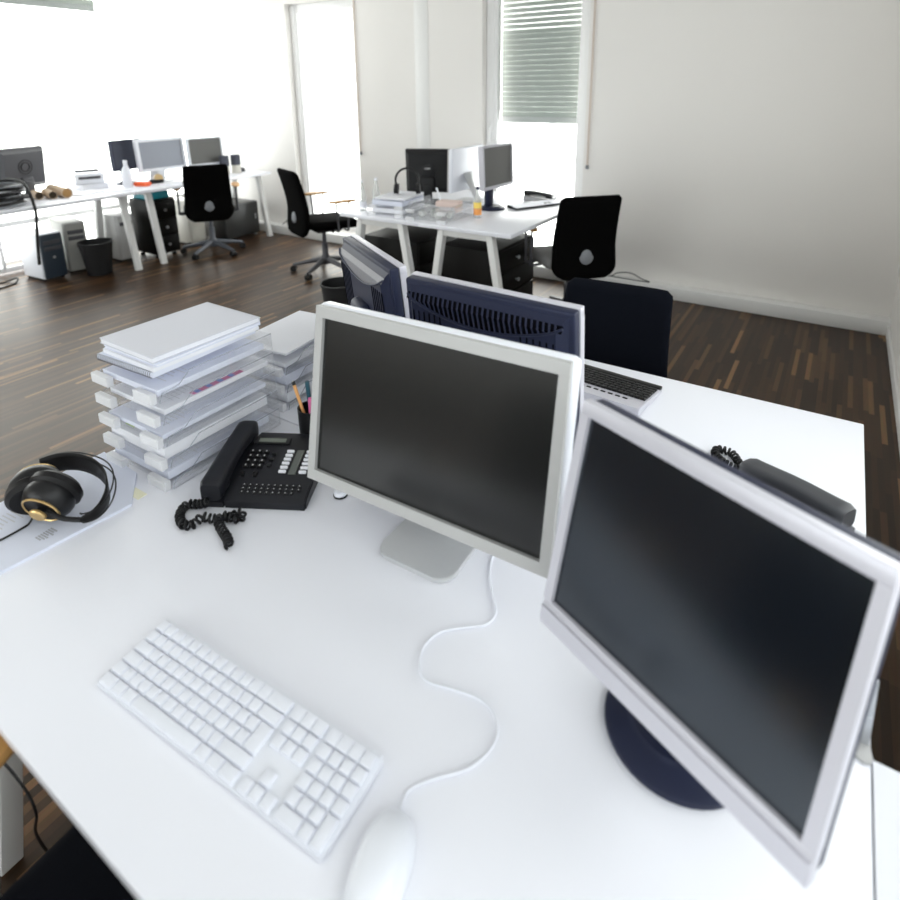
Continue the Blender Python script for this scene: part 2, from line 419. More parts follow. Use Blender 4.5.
for x, z1, lab in ((-1.752, 2.72, 'thin beige shutter pull strap hanging right of the half-shuttered window'), (-4.165, 2.72, 'pale shutter pull strap hanging right of the tall bare window')):
    z0 = 0.985
    b = MB(); b.box((0, 0, (z0+z1)/2), (0.014, 0.004, z1-z0)); o = thing('shutter_strap', lab, 'strap', (x, YB-0.012, 0))
    b.make('strap', STRAP, o); MB().box((0, 0, z0-0.012), (0.026, 0.018, 0.03), 0.004).make('pull_weight', MGREY, o)

# big left window
o = struct(bpy.data.objects.new('window_3', None)); COL.objects.link(o); o.location = (XL-0.12, 0, 0)
b = MB()
for y in (0.7, -0.88): b.box((0, y, 1.33), (0.06, 0.04, 2.62), 0.006)
b.box((0, 2.26, 0.24), (0.06, 0.03, 0.4), 0.006)
b.box((0, 3.745, 1.33), (0.012, 0.010, 2.6))
for z in (0.04, 0.45, 2.62): b.box((0, 1.94, z), (0.055, 5.65, 0.045), 0.006)
b.make('window_frame', FRAME, o)
MB().box((0, 1.94, 1.33), (0.012, 5.64, 2.56)).make('window_pane', GLASS, o, smooth=False)
o = struct(bpy.data.objects.new('window_4', None)); COL.objects.link(o); o.location = (XR+0.12, 0, 0)
b = MB()
for y in (2.87, 1.2, -0.5, -2.07): b.box((0, y, 1.66), (0.06, 0.06, 1.6), 0.006)
for z in (0.885, 2.44): b.box((0, 0.4, z), (0.055, 4.94, 0.06), 0.006)
b.make('window_frame', FRAME, o)
MB().box((0, 0.4, 1.66), (0.012, 4.9, 1.52)).make('window_pane', GLASS, o, smooth=False)
o = struct(bpy.data.objects.new('window_5', None)); COL.objects.link(o); o.location = (-2.425, YR-0.12, 0)
b = MB()
for x in (-2.24, -0.75, 0.75, 2.24): b.box((x, 0, 1.75), (0.06, 0.06, 1.7), 0.006)
for z in (0.93, 2.57): b.box((0, 0, z), (4.5, 0.055, 0.06), 0.006)
b.make('window_frame', FRAME, o)
MB().box((0, 0, 1.75), (4.5, 0.012, 1.6)).make('window_pane', GLASS, o, smooth=False)

# ================================================================== DESKS
def desk(name, label, x0, x1, y0, y1, splay, legs, group=None, lw=0.07, rail=True, mtop=LAM, th=0.018):
    """splay: axis ('x' or 'y') along which the A-frame legs spread; legs: list of the frame positions on the other axis"""
    cx, cy_ = (x0+x1)/2, (y0+y1)/2
    o = thing(name, label, 'desk', (cx, cy_, 0), 0, group)
    MB().box((0, 0, 0.73-th/2), (x1-x0, y1-y0, th), 0.003).make('tabletop', mtop, o)
    half = (x1-x0)/2 if splay == 'x' else (y1-y0)/2
    for p in legs:
        for s_ in (-1, 1):
            a = s_*(half-0.17); c = s_*(half-0.05)
            q = p-(cx if splay == 'y' else cy_)
            b = MB()
            if splay == 'x': b.bar((c, q, 0.0), (a, q, 0.73-th), 0.045, lw, up=(0, 1, 0), bev=0.004)
            else: b.bar((q, c, 0.0), (q, a, 0.73-th), 0.045, lw, up=(1, 0, 0), bev=0.004)
            # cut flat at the floor
            for v in b.bm.verts:
                if v.co.z < 0.05: v.co.z = max(0.0, 0.0 + (v.co.z > 0.02)*0.004)
            b.make('leg', LEGM, o)
        b = MB()
        q = p-(cx if splay == 'y' else cy_)
        if splay == 'x': b.box((0, q, 0.707-th), (2*half-0.30, 0.04, 0.045), 0.003)
        else: b.box((q, 0, 0.707-th), (0.04, 2*half-0.30, 0.045), 0.003)
        b.make('cross_rail', LEGM, o)
    b = MB()
    q0, q1 = [l-(cx if splay == 'y' else cy_) for l in (legs[0], legs[-1])]
    for s_ in (-1, 1):
        a = s_*(half-0.22)
        if splay == 'x': b.box((a, (q0+q1)/2, 0.714-th), (0.03, q1-q0-0.05, 0.03))
        else: b.box(((q0+q1)/2, a, 0.714-th), (q1-q0-0.05, 0.03, 0.03))
    b.make('long_rail', LEGM, o)
    return o
desk('office_desk', 'large white desk in the foreground carrying the white keyboard and two monitors', -1.452, 0.138, 0.20, 0.998, 'y', (-1.33, 0.03))
desk('office_desk', 'white desk behind the foreground one with black keyboard, backs of two navy monitors', -1.452, 0.138, 1.002, 1.80, 'y', (-1.33, 0.03))
desk('office_desk', 'white desk in the middle of the room carrying paper trays and glass bottles', -3.07, -2.367, 3.25, 4.62, 'x', (3.30, 4.5), lw=0.055, th=0.028)
desk('office_desk', 'white desk in the middle of the room nearest the half-shuttered window, with juice bottle', -2.363, -1.66, 3.25, 4.62, 'x', (3.30, 4.5), lw=0.055, th=0.028)
desk('office_desk', 'white desk by the big bright window with cardboard tubes and coiled cable', -6.08, -5.34, 1.45, 3.03, 'x', (1.55, 2.985), lw=0.055, th=0.028)
desk('office_desk', 'white desk in the far corner carrying two white monitors and speakers', -6.08, -5.34, 3.05, 4.60, 'x', (3.24, 4.55), lw=0.055, th=0.028)

# ================================================================== MONITORS
def ring_frame(b, W, H, w, h, oz, y0, y1, M, bev=0.004):
    """a rectangular frame: outer W x H centred at z=oz, opening w x h centred at 0"""
    top = oz+H/2; bot = oz-H/2
    d = y1-y0; yc = (y0+y1)/2
    b.box((0, yc, (top+h/2)/2), (W, d, top-h/2), bev, 2, M)
    b.box((0, yc, (bot-h/2)/2), (W, d, -h/2-bot), bev, 2, M)
    sw = (W-w)/2
    for s_ in (-1, 1): b.box((s_*(w/2+sw/2), yc, 0), (sw, d, h+0.002), 0, 2, M)
def cinema(label, loc, rz, cz, tilt, off, group=None, scr=SCR, W=0.535, H=0.365, w=0.498, h=0.320, mb=None):
    o = thing('monitor', label, 'monitor', loc, rz, group)
    P = T(0, off, cz) @ RX(-tilt)
    b = MB(); ring_frame(b, W, H, w, h, 0, -0.006, 0.008, P, 0.0); b.make('bezel', mb or ALUP, o, smooth=False)
    MB().box((0, 0.004, 0), (w+0.004, 0.004, h+0.004), M=P).make('screen', scr, o, smooth=False)
    b = MB(); b.box((0, 0.022, 0), (W+0.012, 0.036, H+0.008), 0.012, 4, P); b.make('back_shell', WPL, o)
    # bent aluminium foot: flat plate curving up behind the panel
    prof = []
    y0 = -0.060
    n = 14
    path = [(y0, 0.006)]+[(0.095+0.03*math.sin(a), 0.006+0.03*(1-math.cos(a))) for a in [PI/2*1.15*i/n for i in range(n+1)]]
    end = path[-1]; tgt = P @ Vector((0, 0.045, -0.03))
    path.append((tgt.y, tgt.z))
    wid = 0.165
    # front plate with rounded front corners
    pl = [(wid/2, 0.10), (wid/2, y0+0.03)]+[(wid/2-0.03+0.03*math.cos(a), y0+0.03-0.03*math.sin(a)) for a in [PI/2*i/6 for i in range(1, 7)]]
    pl = pl+[(-x, y) for x, y in reversed(pl)]
    MB().prism(pl, 0.0, 0.010, bev=0.002).make('foot', ALU, o)
    b = MB()
    b.grid(lambda u, v: (-wid/2+u*wid, path[1+int(round(v*(len(path)-2)))][0], path[1+int(round(v*(len(path)-2)))][1]), 2, len(path)-1)
    q = b.make('stand_arm', ALU, o); solid_mod(q, 0.010)
    return o
def lcd(label, loc, rz, cz, tilt, off, W, H, w, h, oz, mb, ms, mback, scr=SCR, group=None, chin=True, vents=False, base='round', rb=0.10, grille=None, depth=0.055, mneck=None, nz=-0.02, px=0.0):
    o = thing('monitor', label, 'monitor', loc, rz, group)
    P = T(px, off, cz) @ RX(-tilt)
    b = MB(); ring_frame(b, W, H, w, h, oz, -0.008, 0.010, P, 0.002); b.make('bezel', mb, o)
    MB().box((0, 0.001, 0), (w+0.006, 0.004, h+0.006), M=P).make('screen', scr, o, smooth=False)
    if chin:
        c = MB(); zb = oz-H/2
        zt_ = -h/2-0.011
        c.prism([(-0.0078, zt_), (-0.0125, zt_), (-0.0118, zt_-0.003), (-0.0085, zb+0.002), (-0.0078, zb+0.002)], -W/2+0.002, W/2-0.002, M=P @ Matrix(((0, 0, 1, 0), (1, 0, 0, 0), (0, 1, 0, 0), (0, 0, 0, 1)))); c.make('chin', mb, o)
    s = MB()
    s.box((0, 0.0225, oz), (W-0.003, 0.025, H-0.003), 0.005, 3, P)
    poly = [(-W/2+0.012, -H/2+0.012), (W/2-0.012, -H/2+0.012), (W/2-0.012, H/2-0.012), (-W/2+0.012, H/2-0.012)]
    ins = [(x*0.90, y*0.84) for x, y in poly]
    bm = s.bm
    A = [bm.verts.new(P @ Vector((x, 0.034, oz+y))) for x, y in poly]; B = [bm.verts.new(P @ Vector((x, depth, oz+y))) for x, y in ins]
    for k in range(4): bm.faces.new((A[k], A[(k+1) % 4], B[(k+1) % 4], B[k]))
    bm.faces.new(B); bm.faces.new(list(reversed(A)))
    shell = s.make('back_shell', mback, o)
    if vents:
        # arched grille across the top of the back, with slanted louvres, and upright slots at both sides
        g = MB(); hw = W*0.455; zt = oz+H/2-0.030
        arc = [(-hw+2*hw*i/20, zt-0.044*math.sin(PI*i/20)**0.8) for i in range(21)]
        Pg = P @ T(0, depth+0.002, 0) @ RX(PI/2)
        polyg = [(x, z) for x, z in arc]+[(hw, zt+0.006), (-hw, zt+0.006)]
        # lies on the sloped upper part of the shell
        Pk = P @ T(0, 0, 0)
        def onshell(x, z):
            top = oz+H/2-0.012; ti = oz+(H/2-0.012)*0.84
            y = depth if z < ti else depth-(depth-0.034)*(z-ti)/(top-ti)
            return Vector((x, y, z))
        bm = g.bm
        up_ = [bm.verts.new(P @ (onshell(x, zt+0.004)+Vector((0, 0.0015, 0)))) for x, z in arc]
        md_ = [bm.verts.new(P @ (onshell(x, min(zt+0.003, oz+(H/2-0.012)*0.84))+Vector((0, 0.0015, 0)))) for x, z in arc]
        lo_ = [bm.verts.new(P @ (onshell(x, z)+Vector((0, 0.0015, 0)))) for x, z in arc]
        for i in range(20):
            bm.faces.new((up_[i], up_[i+1], md_[i+1], md_[i]))
            bm.faces.new((md_[i], md_[i+1], lo_[i+1], lo_[i]))
        gr = g.make('vent_grille', grille or NAVYD, o)
        lv = MB(); n = 30 if grille is None else 1
        for i in range(1, n):
            x = -hw+2*hw*i/n; zl = zt-0.044*math.sin(PI*i/n)**0.8
            p1 = P @ (onshell(x+0.004, zt+0.004)+Vector((0, 0.002, 0))); p0 = P @ (onshell(x-0.004, zl)+Vector((0, 0.002, 0)))
            pm = P @ (onshell(x, oz+(H/2-0.012)*0.84)+Vector((0, 0.003, 0)))
            lv.bar(p0, pm, 0.0040, 0.003); lv.bar(pm, p1, 0.0040, 0.003)
        if grille is None: lv.make('louvres', mback, gr)
        else: lv.bm.free()
        for s_ in (-1, 1):
            sl = MB()
            for i in range(6):
                x = s_*(W*0.24+i*0.0145)
                sl.box((x, depth+0.0005, oz+H/2-0.145), (0.003, 0.002, 0.16), 0, 2, P)
            sl.make('vent_slots', NAVYD, o)
        e = MB(); e.tube([P @ (onshell(x, z)+Vector((0, 0.003, 0))) for x, z in arc], 0.0028, 6); e.make('grille_rim', mback, o)
    nk = MB(); pt = P @ Vector((0, depth, nz))
    mneck = mneck or mback
    if base == 'round':
        nk.box((0, pt.y+0.022, (pt.z+0.0)/2+0.01), (0.085, 0.04, pt.z+0.02), 0.016, 3)
        nk.box((0, pt.y+0.006, pt.z), (0.11, 0.05, 0.10), 0.02, 3)
        nk.make('neck', mneck, o)
        B_ = MB(); B_.lathe([(rb, 0), (rb, 0.008), (rb-0.006, 0.013), (rb*0.72, 0.018), (rb*0.66, 0.024), (0, 0.026)], 48); B_.make('base', mneck, o)
    else:
        nk.box((0, pt.y+0.018, pt.z/2), (0.07, 0.03, pt.z), 0.01, 2)
        nk.box((0, pt.y+0.006, pt.z), (0.11, 0.04, 0.11), 0.01, 3)
        nk.make('neck', mneck, o)
        MB().box((0, 0.02, 0.008), (0.22, 0.17, 0.016), 0.03, 4, axis=2).make('base', mneck, o)
    return o
# the aluminium one
n0 = Vector((math.sin(0.0275), -math.cos(0.0275)))
cinema('large widescreen monitor in pale aluminium frame, dark screen towards the viewer', (-0.583, 0.805, 0.73), 0.0275, 1.003-0.73, 0.1687, -0.004)
# silver and navy ones
DY = 0.05
sn, cs = math.sin(-0.3985), math.cos(-0.3985)
mon1 = lcd('silver-framed monitor at lower right on round navy base, tilted screen', (-0.096-sn*0.058-cs*0.017, 0.653+cs*0.058-sn*0.017, 0.73), -0.3985, 1.010-0.73, 0.2026, -0.058, 0.388, 0.352, 0.359, 0.290, -0.010, SILV, SCR, NAVY, scr=SCRN, px=0.017)
lcd('navy monitor seen from behind with arched louvre vent, right behind the aluminium monitor', (-0.598, 1.045, 0.73), PI-0.05, 1.025-0.73, 0.10, -DY, 0.420, 0.357, 0.359, 0.290, -0.0125, SILV, SCR, NAVY, vents=True)
lcd('navy-backed monitor turned sideways with pale mesh vent, left of its twin', (-1.045, 1.190, 0.73), PI-0.53, 1.022-0.73, 0.10, -DY, 0.386, 0.357, 0.359, 0.290, -0.0125, SILV, SCR, NAVY, vents=True, grille=GRMESH)
# middle desks
lcd('black monitor seen from behind on the middle desk, small pale badge', (-2.74, 3.92, 0.73), math.atan2(0.13, 0.33)+PI, 0.25, 0.05, -0.06, 0.372, 0.342, 0.33, 0.28, -0.005, BLK, SCR, BLKM, chin=False, base='flat', depth=0.06, nz=-0.10)
cinema('white-backed monitor on the middle desk between black and silver ones', (-2.52, 4.14, 0.73), -PI/2, 0.26, 0.03, -0.02, W=0.47, H=0.33, w=0.43, h=0.28)
lcd('silver monitor on the middle desk facing right, grey glare on screen by the window', (-2.17, 3.93, 0.73), PI/2-0.06, 0.325, 0.05, -0.05, 0.41, 0.315, 0.375, 0.275, -0.004, SILV, SCRL, SILV, scr=SCRL, chin=False, mneck=NAVY)
# far left desks
lcd('grey monitor seen from behind at far left, ring embossed on back', (-5.93, 2.42, 0.73), -PI/2+0.25, 0.255, 0.12, -0.06, 0.42, 0.345, 0.38, 0.28, -0.005, DGREY, SCR, DGREY, chin=False, depth=0.075, nz=-0.125)
cinema('white-framed monitor in the far corner, bluish glare on screen left of its twin', (-5.77, 3.60, 0.73), PI/2, 0.265, 0.08, -0.004, scr=SCRB, W=0.51, H=0.315, w=0.455, h=0.26, mb=WPL)
lcd('white-framed monitor in the far corner, grey glare on dark screen beside the speakers', (-5.76, 4.068, 0.73), PI/2-0.08, 0.258, 0.06, -0.05, 0.40, 0.30, 0.365, 0.255, -0.006, WPL, SCRL, WPL, scr=SCRL, chin=False, base='flat', depth=0.05)
lcd('dark monitor half hidden behind the white-framed one in the far corner', (-5.90, 3.285, 0.73), PI/2+0.25, 0.29, 0.03, -0.05, 0.36, 0.29, 0.33, 0.25, -0.006, NAVY, SCR, NAVY, scr=mat('dull_navy_screen', (0.045, 0.05, 0.07), 0.7, spec=0.2), chin=False, depth=0.05)

# ================================================================== CHAIRS
def chair(label, loc, rz, fab=FAB, seatm=None, basem=None, back_w=0.44, top=0.93, seat_z=0.47, badge=True, arms=True):
    """faces local +Y"""
    o = thing('office_chair', label, 'chair', loc, rz)
    seatm = seatm or fab; basem = basem or DGREY
    for k in range(5):
        a = 2*PI*k/5+0.3; dx, dy = math.cos(a), math.sin(a)
        b = MB(); pts = [(dx*r, dy*r, z) for r, z in ((0.02, 0.115), (0.10, 0.105), (0.2, 0.085), (0.285, 0.068), (0.305, 0.062))]
        b.tube(pts, 0.02, 8, rads=[0.028, 0.024, 0.02, 0.016, 0.014]); lg = b.make('base_leg', basem, o)
        c = MB(); px, py = -dy, dx
        cc = Vector((dx*0.30, dy*0.30, 0.028))
        for s_ in (-1, 1):
            e = Vector((px, py, 0))*s_
            c.cone(cc+e*0.006, cc+e*0.024, 0.027, 0.027, 16)
        c.cone(cc+Vector((0, 0, 0.0)), cc+Vector((0, 0, 0.045)), 0.008, 0.008, 8)
        c.make('caster', BLKM, lg)
    b = MB(); b.lathe([(0.045, 0.075), (0.045, 0.135), (0.028, 0.16), (0.028, 0.27), (0.018, 0.275), (0.018, seat_z-0.07)], 20); b.make('gas_column', basem, o)
    b = MB(); b.box((0, 0.02, seat_z-0.065), (0.20, 0.24, 0.05), 0.015, 3)
    b.bar((0, -0.08, seat_z-0.065), (0, -0.25, seat_z-0.02), 0.06, 0.03, bev=0.006); b.cone((-0.16, 0.02, seat_z-0.07), (0.16, 0.02, seat_z-0.07), 0.014, 0.014, 10); b.make('mechanism', BLKM, o)
    b = MB()
    b.box((0, 0.03, seat_z), (0.47, 0.46, 0.075), 0.035, 4)
    for v in b.bm.verts:
        if v.co.y > 0.15: v.co.z -= 0.9*(v.co.y-0.15)**2*3
    b.make('seat', seatm, o)
    z0, z1 = seat_z-0.09, top
    def sect(v):
        z = z0+(z1-z0)*v
        y = -0.235-0.10*max(0, v-0.40)**1.4*1.6-0.05*max(0, 0.35-v)
        hw = back_w/2*(1.0-0.10*v)
        cr = 1.0
        if v < 0.16: cr = math.sqrt(max(0.0, 1-((0.16-v)/0.16)**2*0.55))
        if v > 0.95: cr = 1-0.10*((v-0.95)/0.05)**2
        return y, z, hw*cr
    b = MB(); nv, nu = 26, 22
    def fn(u, v):
        y, z, hw = sect(v); a = 2*PI*u
        ca, sa = math.cos(a), math.sin(a)
        x = hw*(abs(ca)**0.35)*(1 if ca >= 0 else -1)
        th = 0.028*(1 if 0.02 < v < 0.98 else 0.5)
        yy = y+th*(abs(sa)**0.5)*(1 if sa >= 0 else -1)+0.22*x*x
        return (x, yy, z)
    b.grid(fn, nu, nv, closeu=True)
    bm = b.bm; bm.verts.ensure_lookup_table()
    bot = [bm.verts[i*nv] for i in range(nu)]; tp = [bm.verts[i*nv+nv-1] for i in range(nu)]
    bm.faces.new(bot); bm.faces.new(list(reversed(tp)))
    bk = b.make('backrest', fab, o, angle=60)
    if badge:
        y, z, hw = sect(0.27)
        b = MB(); b.lathe([(0.050, 0), (0.050, 0.008), (0.038, 0.014), (0, 0.016)], 24, M=T(0, y-0.024, z) @ RX(PI/2))
        for v in b.bm.verts: v.co.x *= (0.78 if v.co.z > z else 0.95)
        b.make('lumbar_knob', MGREY, bk)
    if arms:
        for s_ in (-1, 1):
            b = MB(); x = s_*0.275; za = 0.68
            b.tube([(s_*0.20, 0.02, seat_z-0.05), (x, 0.02, seat_z-0.05), (x, 0.02, seat_z+0.0), (x, 0.01, za-0.012)], 0.009, 8, sm=4)
            b.tube([(s_*0.20, 0.11, seat_z-0.05), (x, 0.11, seat_z-0.05), (x, 0.115, seat_z+0.0), (x, 0.13, za-0.012)], 0.009, 8, sm=4)
            ar = b.make('armrest_support', DGREY, o)
            p = MB(); p.lathe([(0.02, 0), (0.95, 0.0), (1.0, 0.008), (0.93, 0.018), (0.5, 0.022), (0.02, 0.023)], 28, M=T(x, 0.07, za-0.012) @ Matrix.Diagonal((0.042, 0.135, 1, 1)))
            p.make('armrest_pad', WOOD, ar)
    return o
chair('black office chair seen from behind at the far corner desk with speakers', (-5.31, 3.745, 0), math.radians(56), basem=mat('slate_grey_plastic', (0.085, 0.095, 0.115), 0.45), back_w=0.45, top=0.93)
chair('black office chair seen side-on beside the bare tall window', (-3.85, 3.86, 0), math.radians(-22), top=0.95)
chair('black office chair with grey seat, its back turned, at the middle desk', (-1.52, 3.87, 0), math.radians(46), seatm=FABG, top=0.94, back_w=0.46)
chair('dark office chair pushed in behind the foreground desks, beside the black keyboard', (-0.665, 1.98, 0), PI+0.06, fab=FABN, top=0.845, badge=False, back_w=0.46, arms=False)
chair('dark office chair at lower left, seat tucked under the front edge of the foreground desk', (-0.645, 0.06, 0), math.radians(4), fab=FABN, badge=True)

# ================================================================== FOREGROUND DESK
ZD = 0.73
def keyboard_keys():
    """(x, y, w, d) in key units from the lower left of the block"""
    K = []
    def row(y, ws, x=0.0, d=1.0):
        for w_ in ws: K.append((x, y, w_, d)); x += w_
    row(0, [1.5, 1.25, 1.25, 7, 1.25, 1.25, 1.5]); row(1, [1.25]+[1]*11+[2.75]); row(2, [1.75]+[1]*12); row(3, [1.75]+[1]*12)
    K.append((13.75, 2, 1.25, 2.0)); row(4, [1]*13+[2]); row(5.0, [1]*13+[2])
    nx = 15.32
    row(0, [1]*3, nx); row(1, [1], nx+1); row(3, [1]*3, nx); row(4, [1]*3, nx); row(5, [1]*3, nx)
    px = nx+3.32
    row(0, [2, 1], px); row(1, [1]*3, px); K.append((px+3, 0, 1, 2.0))
    for r in (2, 3, 4, 5): row(r, [1]*4, px)
    return K
def keyboard(name, label, loc, rz, u, body, keym, depth, tilt, hb, hf, limit=100, kh=0.006, koff=0.0):
    o = thing(name, label, 'keyboard', loc, rz)
    K = keyboard_keys(); W = 22.65*u+0.009
    P = T(0, 0, 0)
    # wedge body
    D = depth
    b = MB(); prof = [(-D/2, 0.003), (-D/2, hf), (D/2, hb), (D/2, 0.003)]
    b.prism([(y, z) for y, z in prof], -W/2, W/2, M=Matrix(((0, 0, 1, 0), (1, 0, 0, 0), (0, 1, 0, 0), (0, 0, 0, 1))), bev=0.0025)
    b.make('case', body, o)
    ang = math.atan2(hb-hf, D)
    cache = {}; rest = MB(); made = 0
    order = sorted(K, key=lambda k: k[1])
    for (x, y, w_, d) in order:
        cx = -22.65*u/2+(x+w_/2)*u; cyy = -3*u+(y+d/2)*u+koff
        cz = hf+(cyy+D/2)*math.tan(ang)
        M = T(cx, cyy, cz+kh/2) @ RX(ang)
        if made < limit:
            key = (round(w_, 3), d)
            if key not in cache:
                bb = MB(); bb.box((0, 0, 0), (w_*u-0.0008, d*u-0.0008, kh), 0.0016, 2)
                for v in bb.bm.verts:
                    if v.co.z > 0: v.co.x *= 1-0.0022/(w_*u); v.co.y *= 1-0.0022/(d*u)
                q = bb.make('key', keym, o); cache[key] = q
            else:
                q = cache[key].copy(); COL.objects.link(q); q.parent = o
            q.matrix_local = M; made += 1
        else: rest.box((0, 0, 0), (w_*u-0.0008, d*u-0.0008, kh), 0.0016, 2, M)
    if made < len(order):
        r_ = rest.make('keys', keym, o); r_['kind'] = 'stuff'
    else: rest.bm.free()
    return o
keyboard('computer_keyboard', 'white full-size keyboard lying on the foreground desk', (-0.627, 0.381, ZD), math.radians(2.9), 0.0194, WPL, KEYM, 0.1225, 0, 0.018, 0.0065, koff=-0.0022)
o = keyboard('computer_keyboard', 'black keyboard with silver edges on the far side of the second desk', (-0.562, 1.622, ZD), PI-0.10, 0.0168, SILV, BLK, 0.185, 0, 0.030, 0.014, koff=-0.018)
# its black rear strip and palm edge buttons
b = MB(); b.box((0, -0.087, 0.0125), (0.386, 0.024, 0.012), 0.003); b.make('wrist_rest', BLK, o)
for i in range(9):
    MB().box((-0.14+0.022*i, 0.052, 0.0275), (0.014, 0.006, 0.003), 0.001).make('media_button', BLK, o)

# mouse with its cord
o = thing('computer_mouse', 'white mouse at the bottom edge of picture beside the keyboard, with white cord', 'mouse', (-0.338, 0.362, ZD), math.radians(14))
b = MB()
def mfn(u, v):
    a = 2*PI*u; ph = PI/2*v
    rx, ry, rz_ = 0.034, 0.060, 0.035
    ca, sa = math.cos(a), math.sin(a)
    q = math.cos(ph)**0.75
    return (rx*q*(abs(ca)**0.85)*(1 if ca > 0 else -1), ry*q*(abs(sa)**0.9)*(1 if sa > 0 else -1), 0.001+rz_*math.sin(ph)**0.9)
b.grid(mfn, 40, 14, closeu=True); b.make('shell', WPL, o, angle=80)
cord = [(-0.352, 0.415), (-0.361, 0.440), (-0.356, 0.455), (-0.338, 0.478), (-0.309, 0.510), (-0.297, 0.543), (-0.299, 0.570), (-0.318, 0.592), (-0.347, 0.599), (-0.389, 0.590), (-0.428, 0.581), (-0.451, 0.597), (-0.464, 0.627), (-0.457, 0.663), (-0.427, 0.693), (-0.401, 0.716), (-0.397, 0.745), (-0.418, 0.775), (-0.443, 0.807), (-0.459, 0.840), (-0.465, 0.863), (-0.46, 0.92), (-0.45, 0.99)]
Mi = (T(-0.338, 0.362, 0) @ RZ(math.radians(14))).inverted()
b = MB(); b.tube([Mi @ Vector((x, y, 0.0035 if i else 0.008)) for i, (x, y) in enumerate(cord)], 0.0019, 8, sm=6); b.make('cord', WPL, o)

# desk telephone
def phone(label, loc, rz, m=PHONE, cordpts=None, hm=None):
    o = thing('desk_telephone', label, 'telephone', loc, rz)
    b = MB()
    prof = [(-0.112, 0.0), (-0.112, 0.016), (-0.10, 0.022), (0.085, 0.050), (0.112, 0.046), (0.112, 0.0)]
    MX = Matrix(((0, 0, 1, 0), (1, 0, 0, 0), (0, 1, 0, 0), (0, 0, 0, 1)))
    b.prism(prof, -0.066, 0.115, M=MX, bev=0.003)
    b.prism([(y, z*0.78) for y, z in prof], -0.115, -0.064, M=MX, bev=0.003)
    b.make('body', m, o)
    sl = math.atan2(0.028, 0.185)
    def top(x, y): return T(x, y, 0.022+(y+0.10)*math.tan(sl)) @ RX(sl)
    b = MB(); b.box((0, 0, 0.002), (0.088, 0.020, 0.005), 0.001, 1, top(-0.018, 0.070)); b.make('display_frame', BLK, o)
    MB().box((0, 0, 0.0035), (0.066, 0.012, 0.004), 0, 1, top(-0.018, 0.070)).make('display', LCD, o, smooth=False)
    for r in range(4):
        for c in range(3):
            q = MB(); q.box((0, 0, 0.003), (0.0125, 0.0095, 0.006), 0.002, 2, top(-0.053+c*0.0165, 0.032-r*0.0155)); kk = q.make('keypad_key', BLK, o)
            MB().box((0, 0, 0.0062), (0.003, 0.004, 0.0006), 0, 1, top(-0.053+c*0.0165, 0.0325-r*0.0155)).make('digit', LGREY, kk, smooth=False)
    for r in range(3):
        q = MB(); q.box((0, 0, 0.003), (0.010, 0.008, 0.006), 0.002, 2, top(0.000, 0.026-r*0.018)); q.make('function_key', BLK, o)
    for r in range(2):
        for c in range(2):
            q = MB(); q.box((0, 0, 0.003), (0.010, 0.007, 0.006), 0.002, 2, top(-0.053+c*0.03+r*0.002, -0.034-r*0.008)); q.make('function_key', BLK, o)
    for cx in (0.037, 0.084):
        for r in range(6):
            q = MB(); q.box((0, 0, 0.003), (0.017, 0.0062, 0.006), 0.0012, 2, top(cx, 0.036-r*0.0128)); kk = q.make('white_button', PAPER, o); kk['label'] = 'white programmable button'
    MB().box((0, 0, 0.0012), (0.017, 0.076, 0.003), 0, 1, top(0.0605, 0.004)).make('label_strip', STRIP, o, smooth=False)
    for r in range(3):
        for c in range(10 if r < 2 else 9):
            q = MB(); q.box((0, 0, 0.002), (0.0085, 0.0062, 0.0045), 0.0015, 1, top(-0.034+c*0.0138+r*0.001, -0.070-r*0.0105)); kk = q.make('letter_key', BLK, o)
            MB().box((0, 0, 0.0044), (0.0022, 0.0024, 0.0005), 0, 1, top(-0.034+c*0.0138+r*0.001, -0.070-r*0.0105)).make('letter', LGREY, kk, smooth=False)
    # handset: long bar with ear and mouth pieces turned down
    b = MB(); hx = -0.090
    N_ = 20
    def hs(u, v):
        y = -0.117+0.226*v; a = 2*PI*u
        hz = 0.044+0.011*math.sin(PI*v)+0.022*v
        hh = 0.014+0.010*(abs(2*v-1)**3)
        ww = 0.023+0.004*(abs(2*v-1)**2)
        ca, sa = math.cos(a), math.sin(a)
        e = 0.45
        endk = 1.0 if 0.01 < v < 0.99 else 0.8
        return (hx+ww*endk*(abs(ca)**e)*(1 if ca > 0 else -1), y, hz-hh*0.2+hh*endk*(abs(sa)**e)*(1 if sa > 0 else -1))
    b.grid(hs, 28, N_, closeu=True)
    bm = b.bm; bm.verts.ensure_lookup_table()
    bm.faces.new([bm.verts[i*N_] for i in range(28)]); bm.faces.new([bm.verts[i*N_+N_-1] for i in range(27, -1, -1)])
    for v in (0.12, 0.88):
        y = -0.117+0.226*v; z = 0.044+0.011*math.sin(PI*v)+0.022*v
        b.box((hx, y, z-0.013), (0.050, 0.046, 0.024), 0.009, 3)
    h = b.make('handset', hm or m, o, angle=50)
    if cordpts:
        Pm = (T(*loc) @ RZ(rz)).inverted()
        helix = coil(cordpts, 0.0078, 0.0105)
        c = MB(); c.tube([Pm @ p for p in helix], 0.0030, 6); c.make('coiled_cord', RUB, o)
    return o
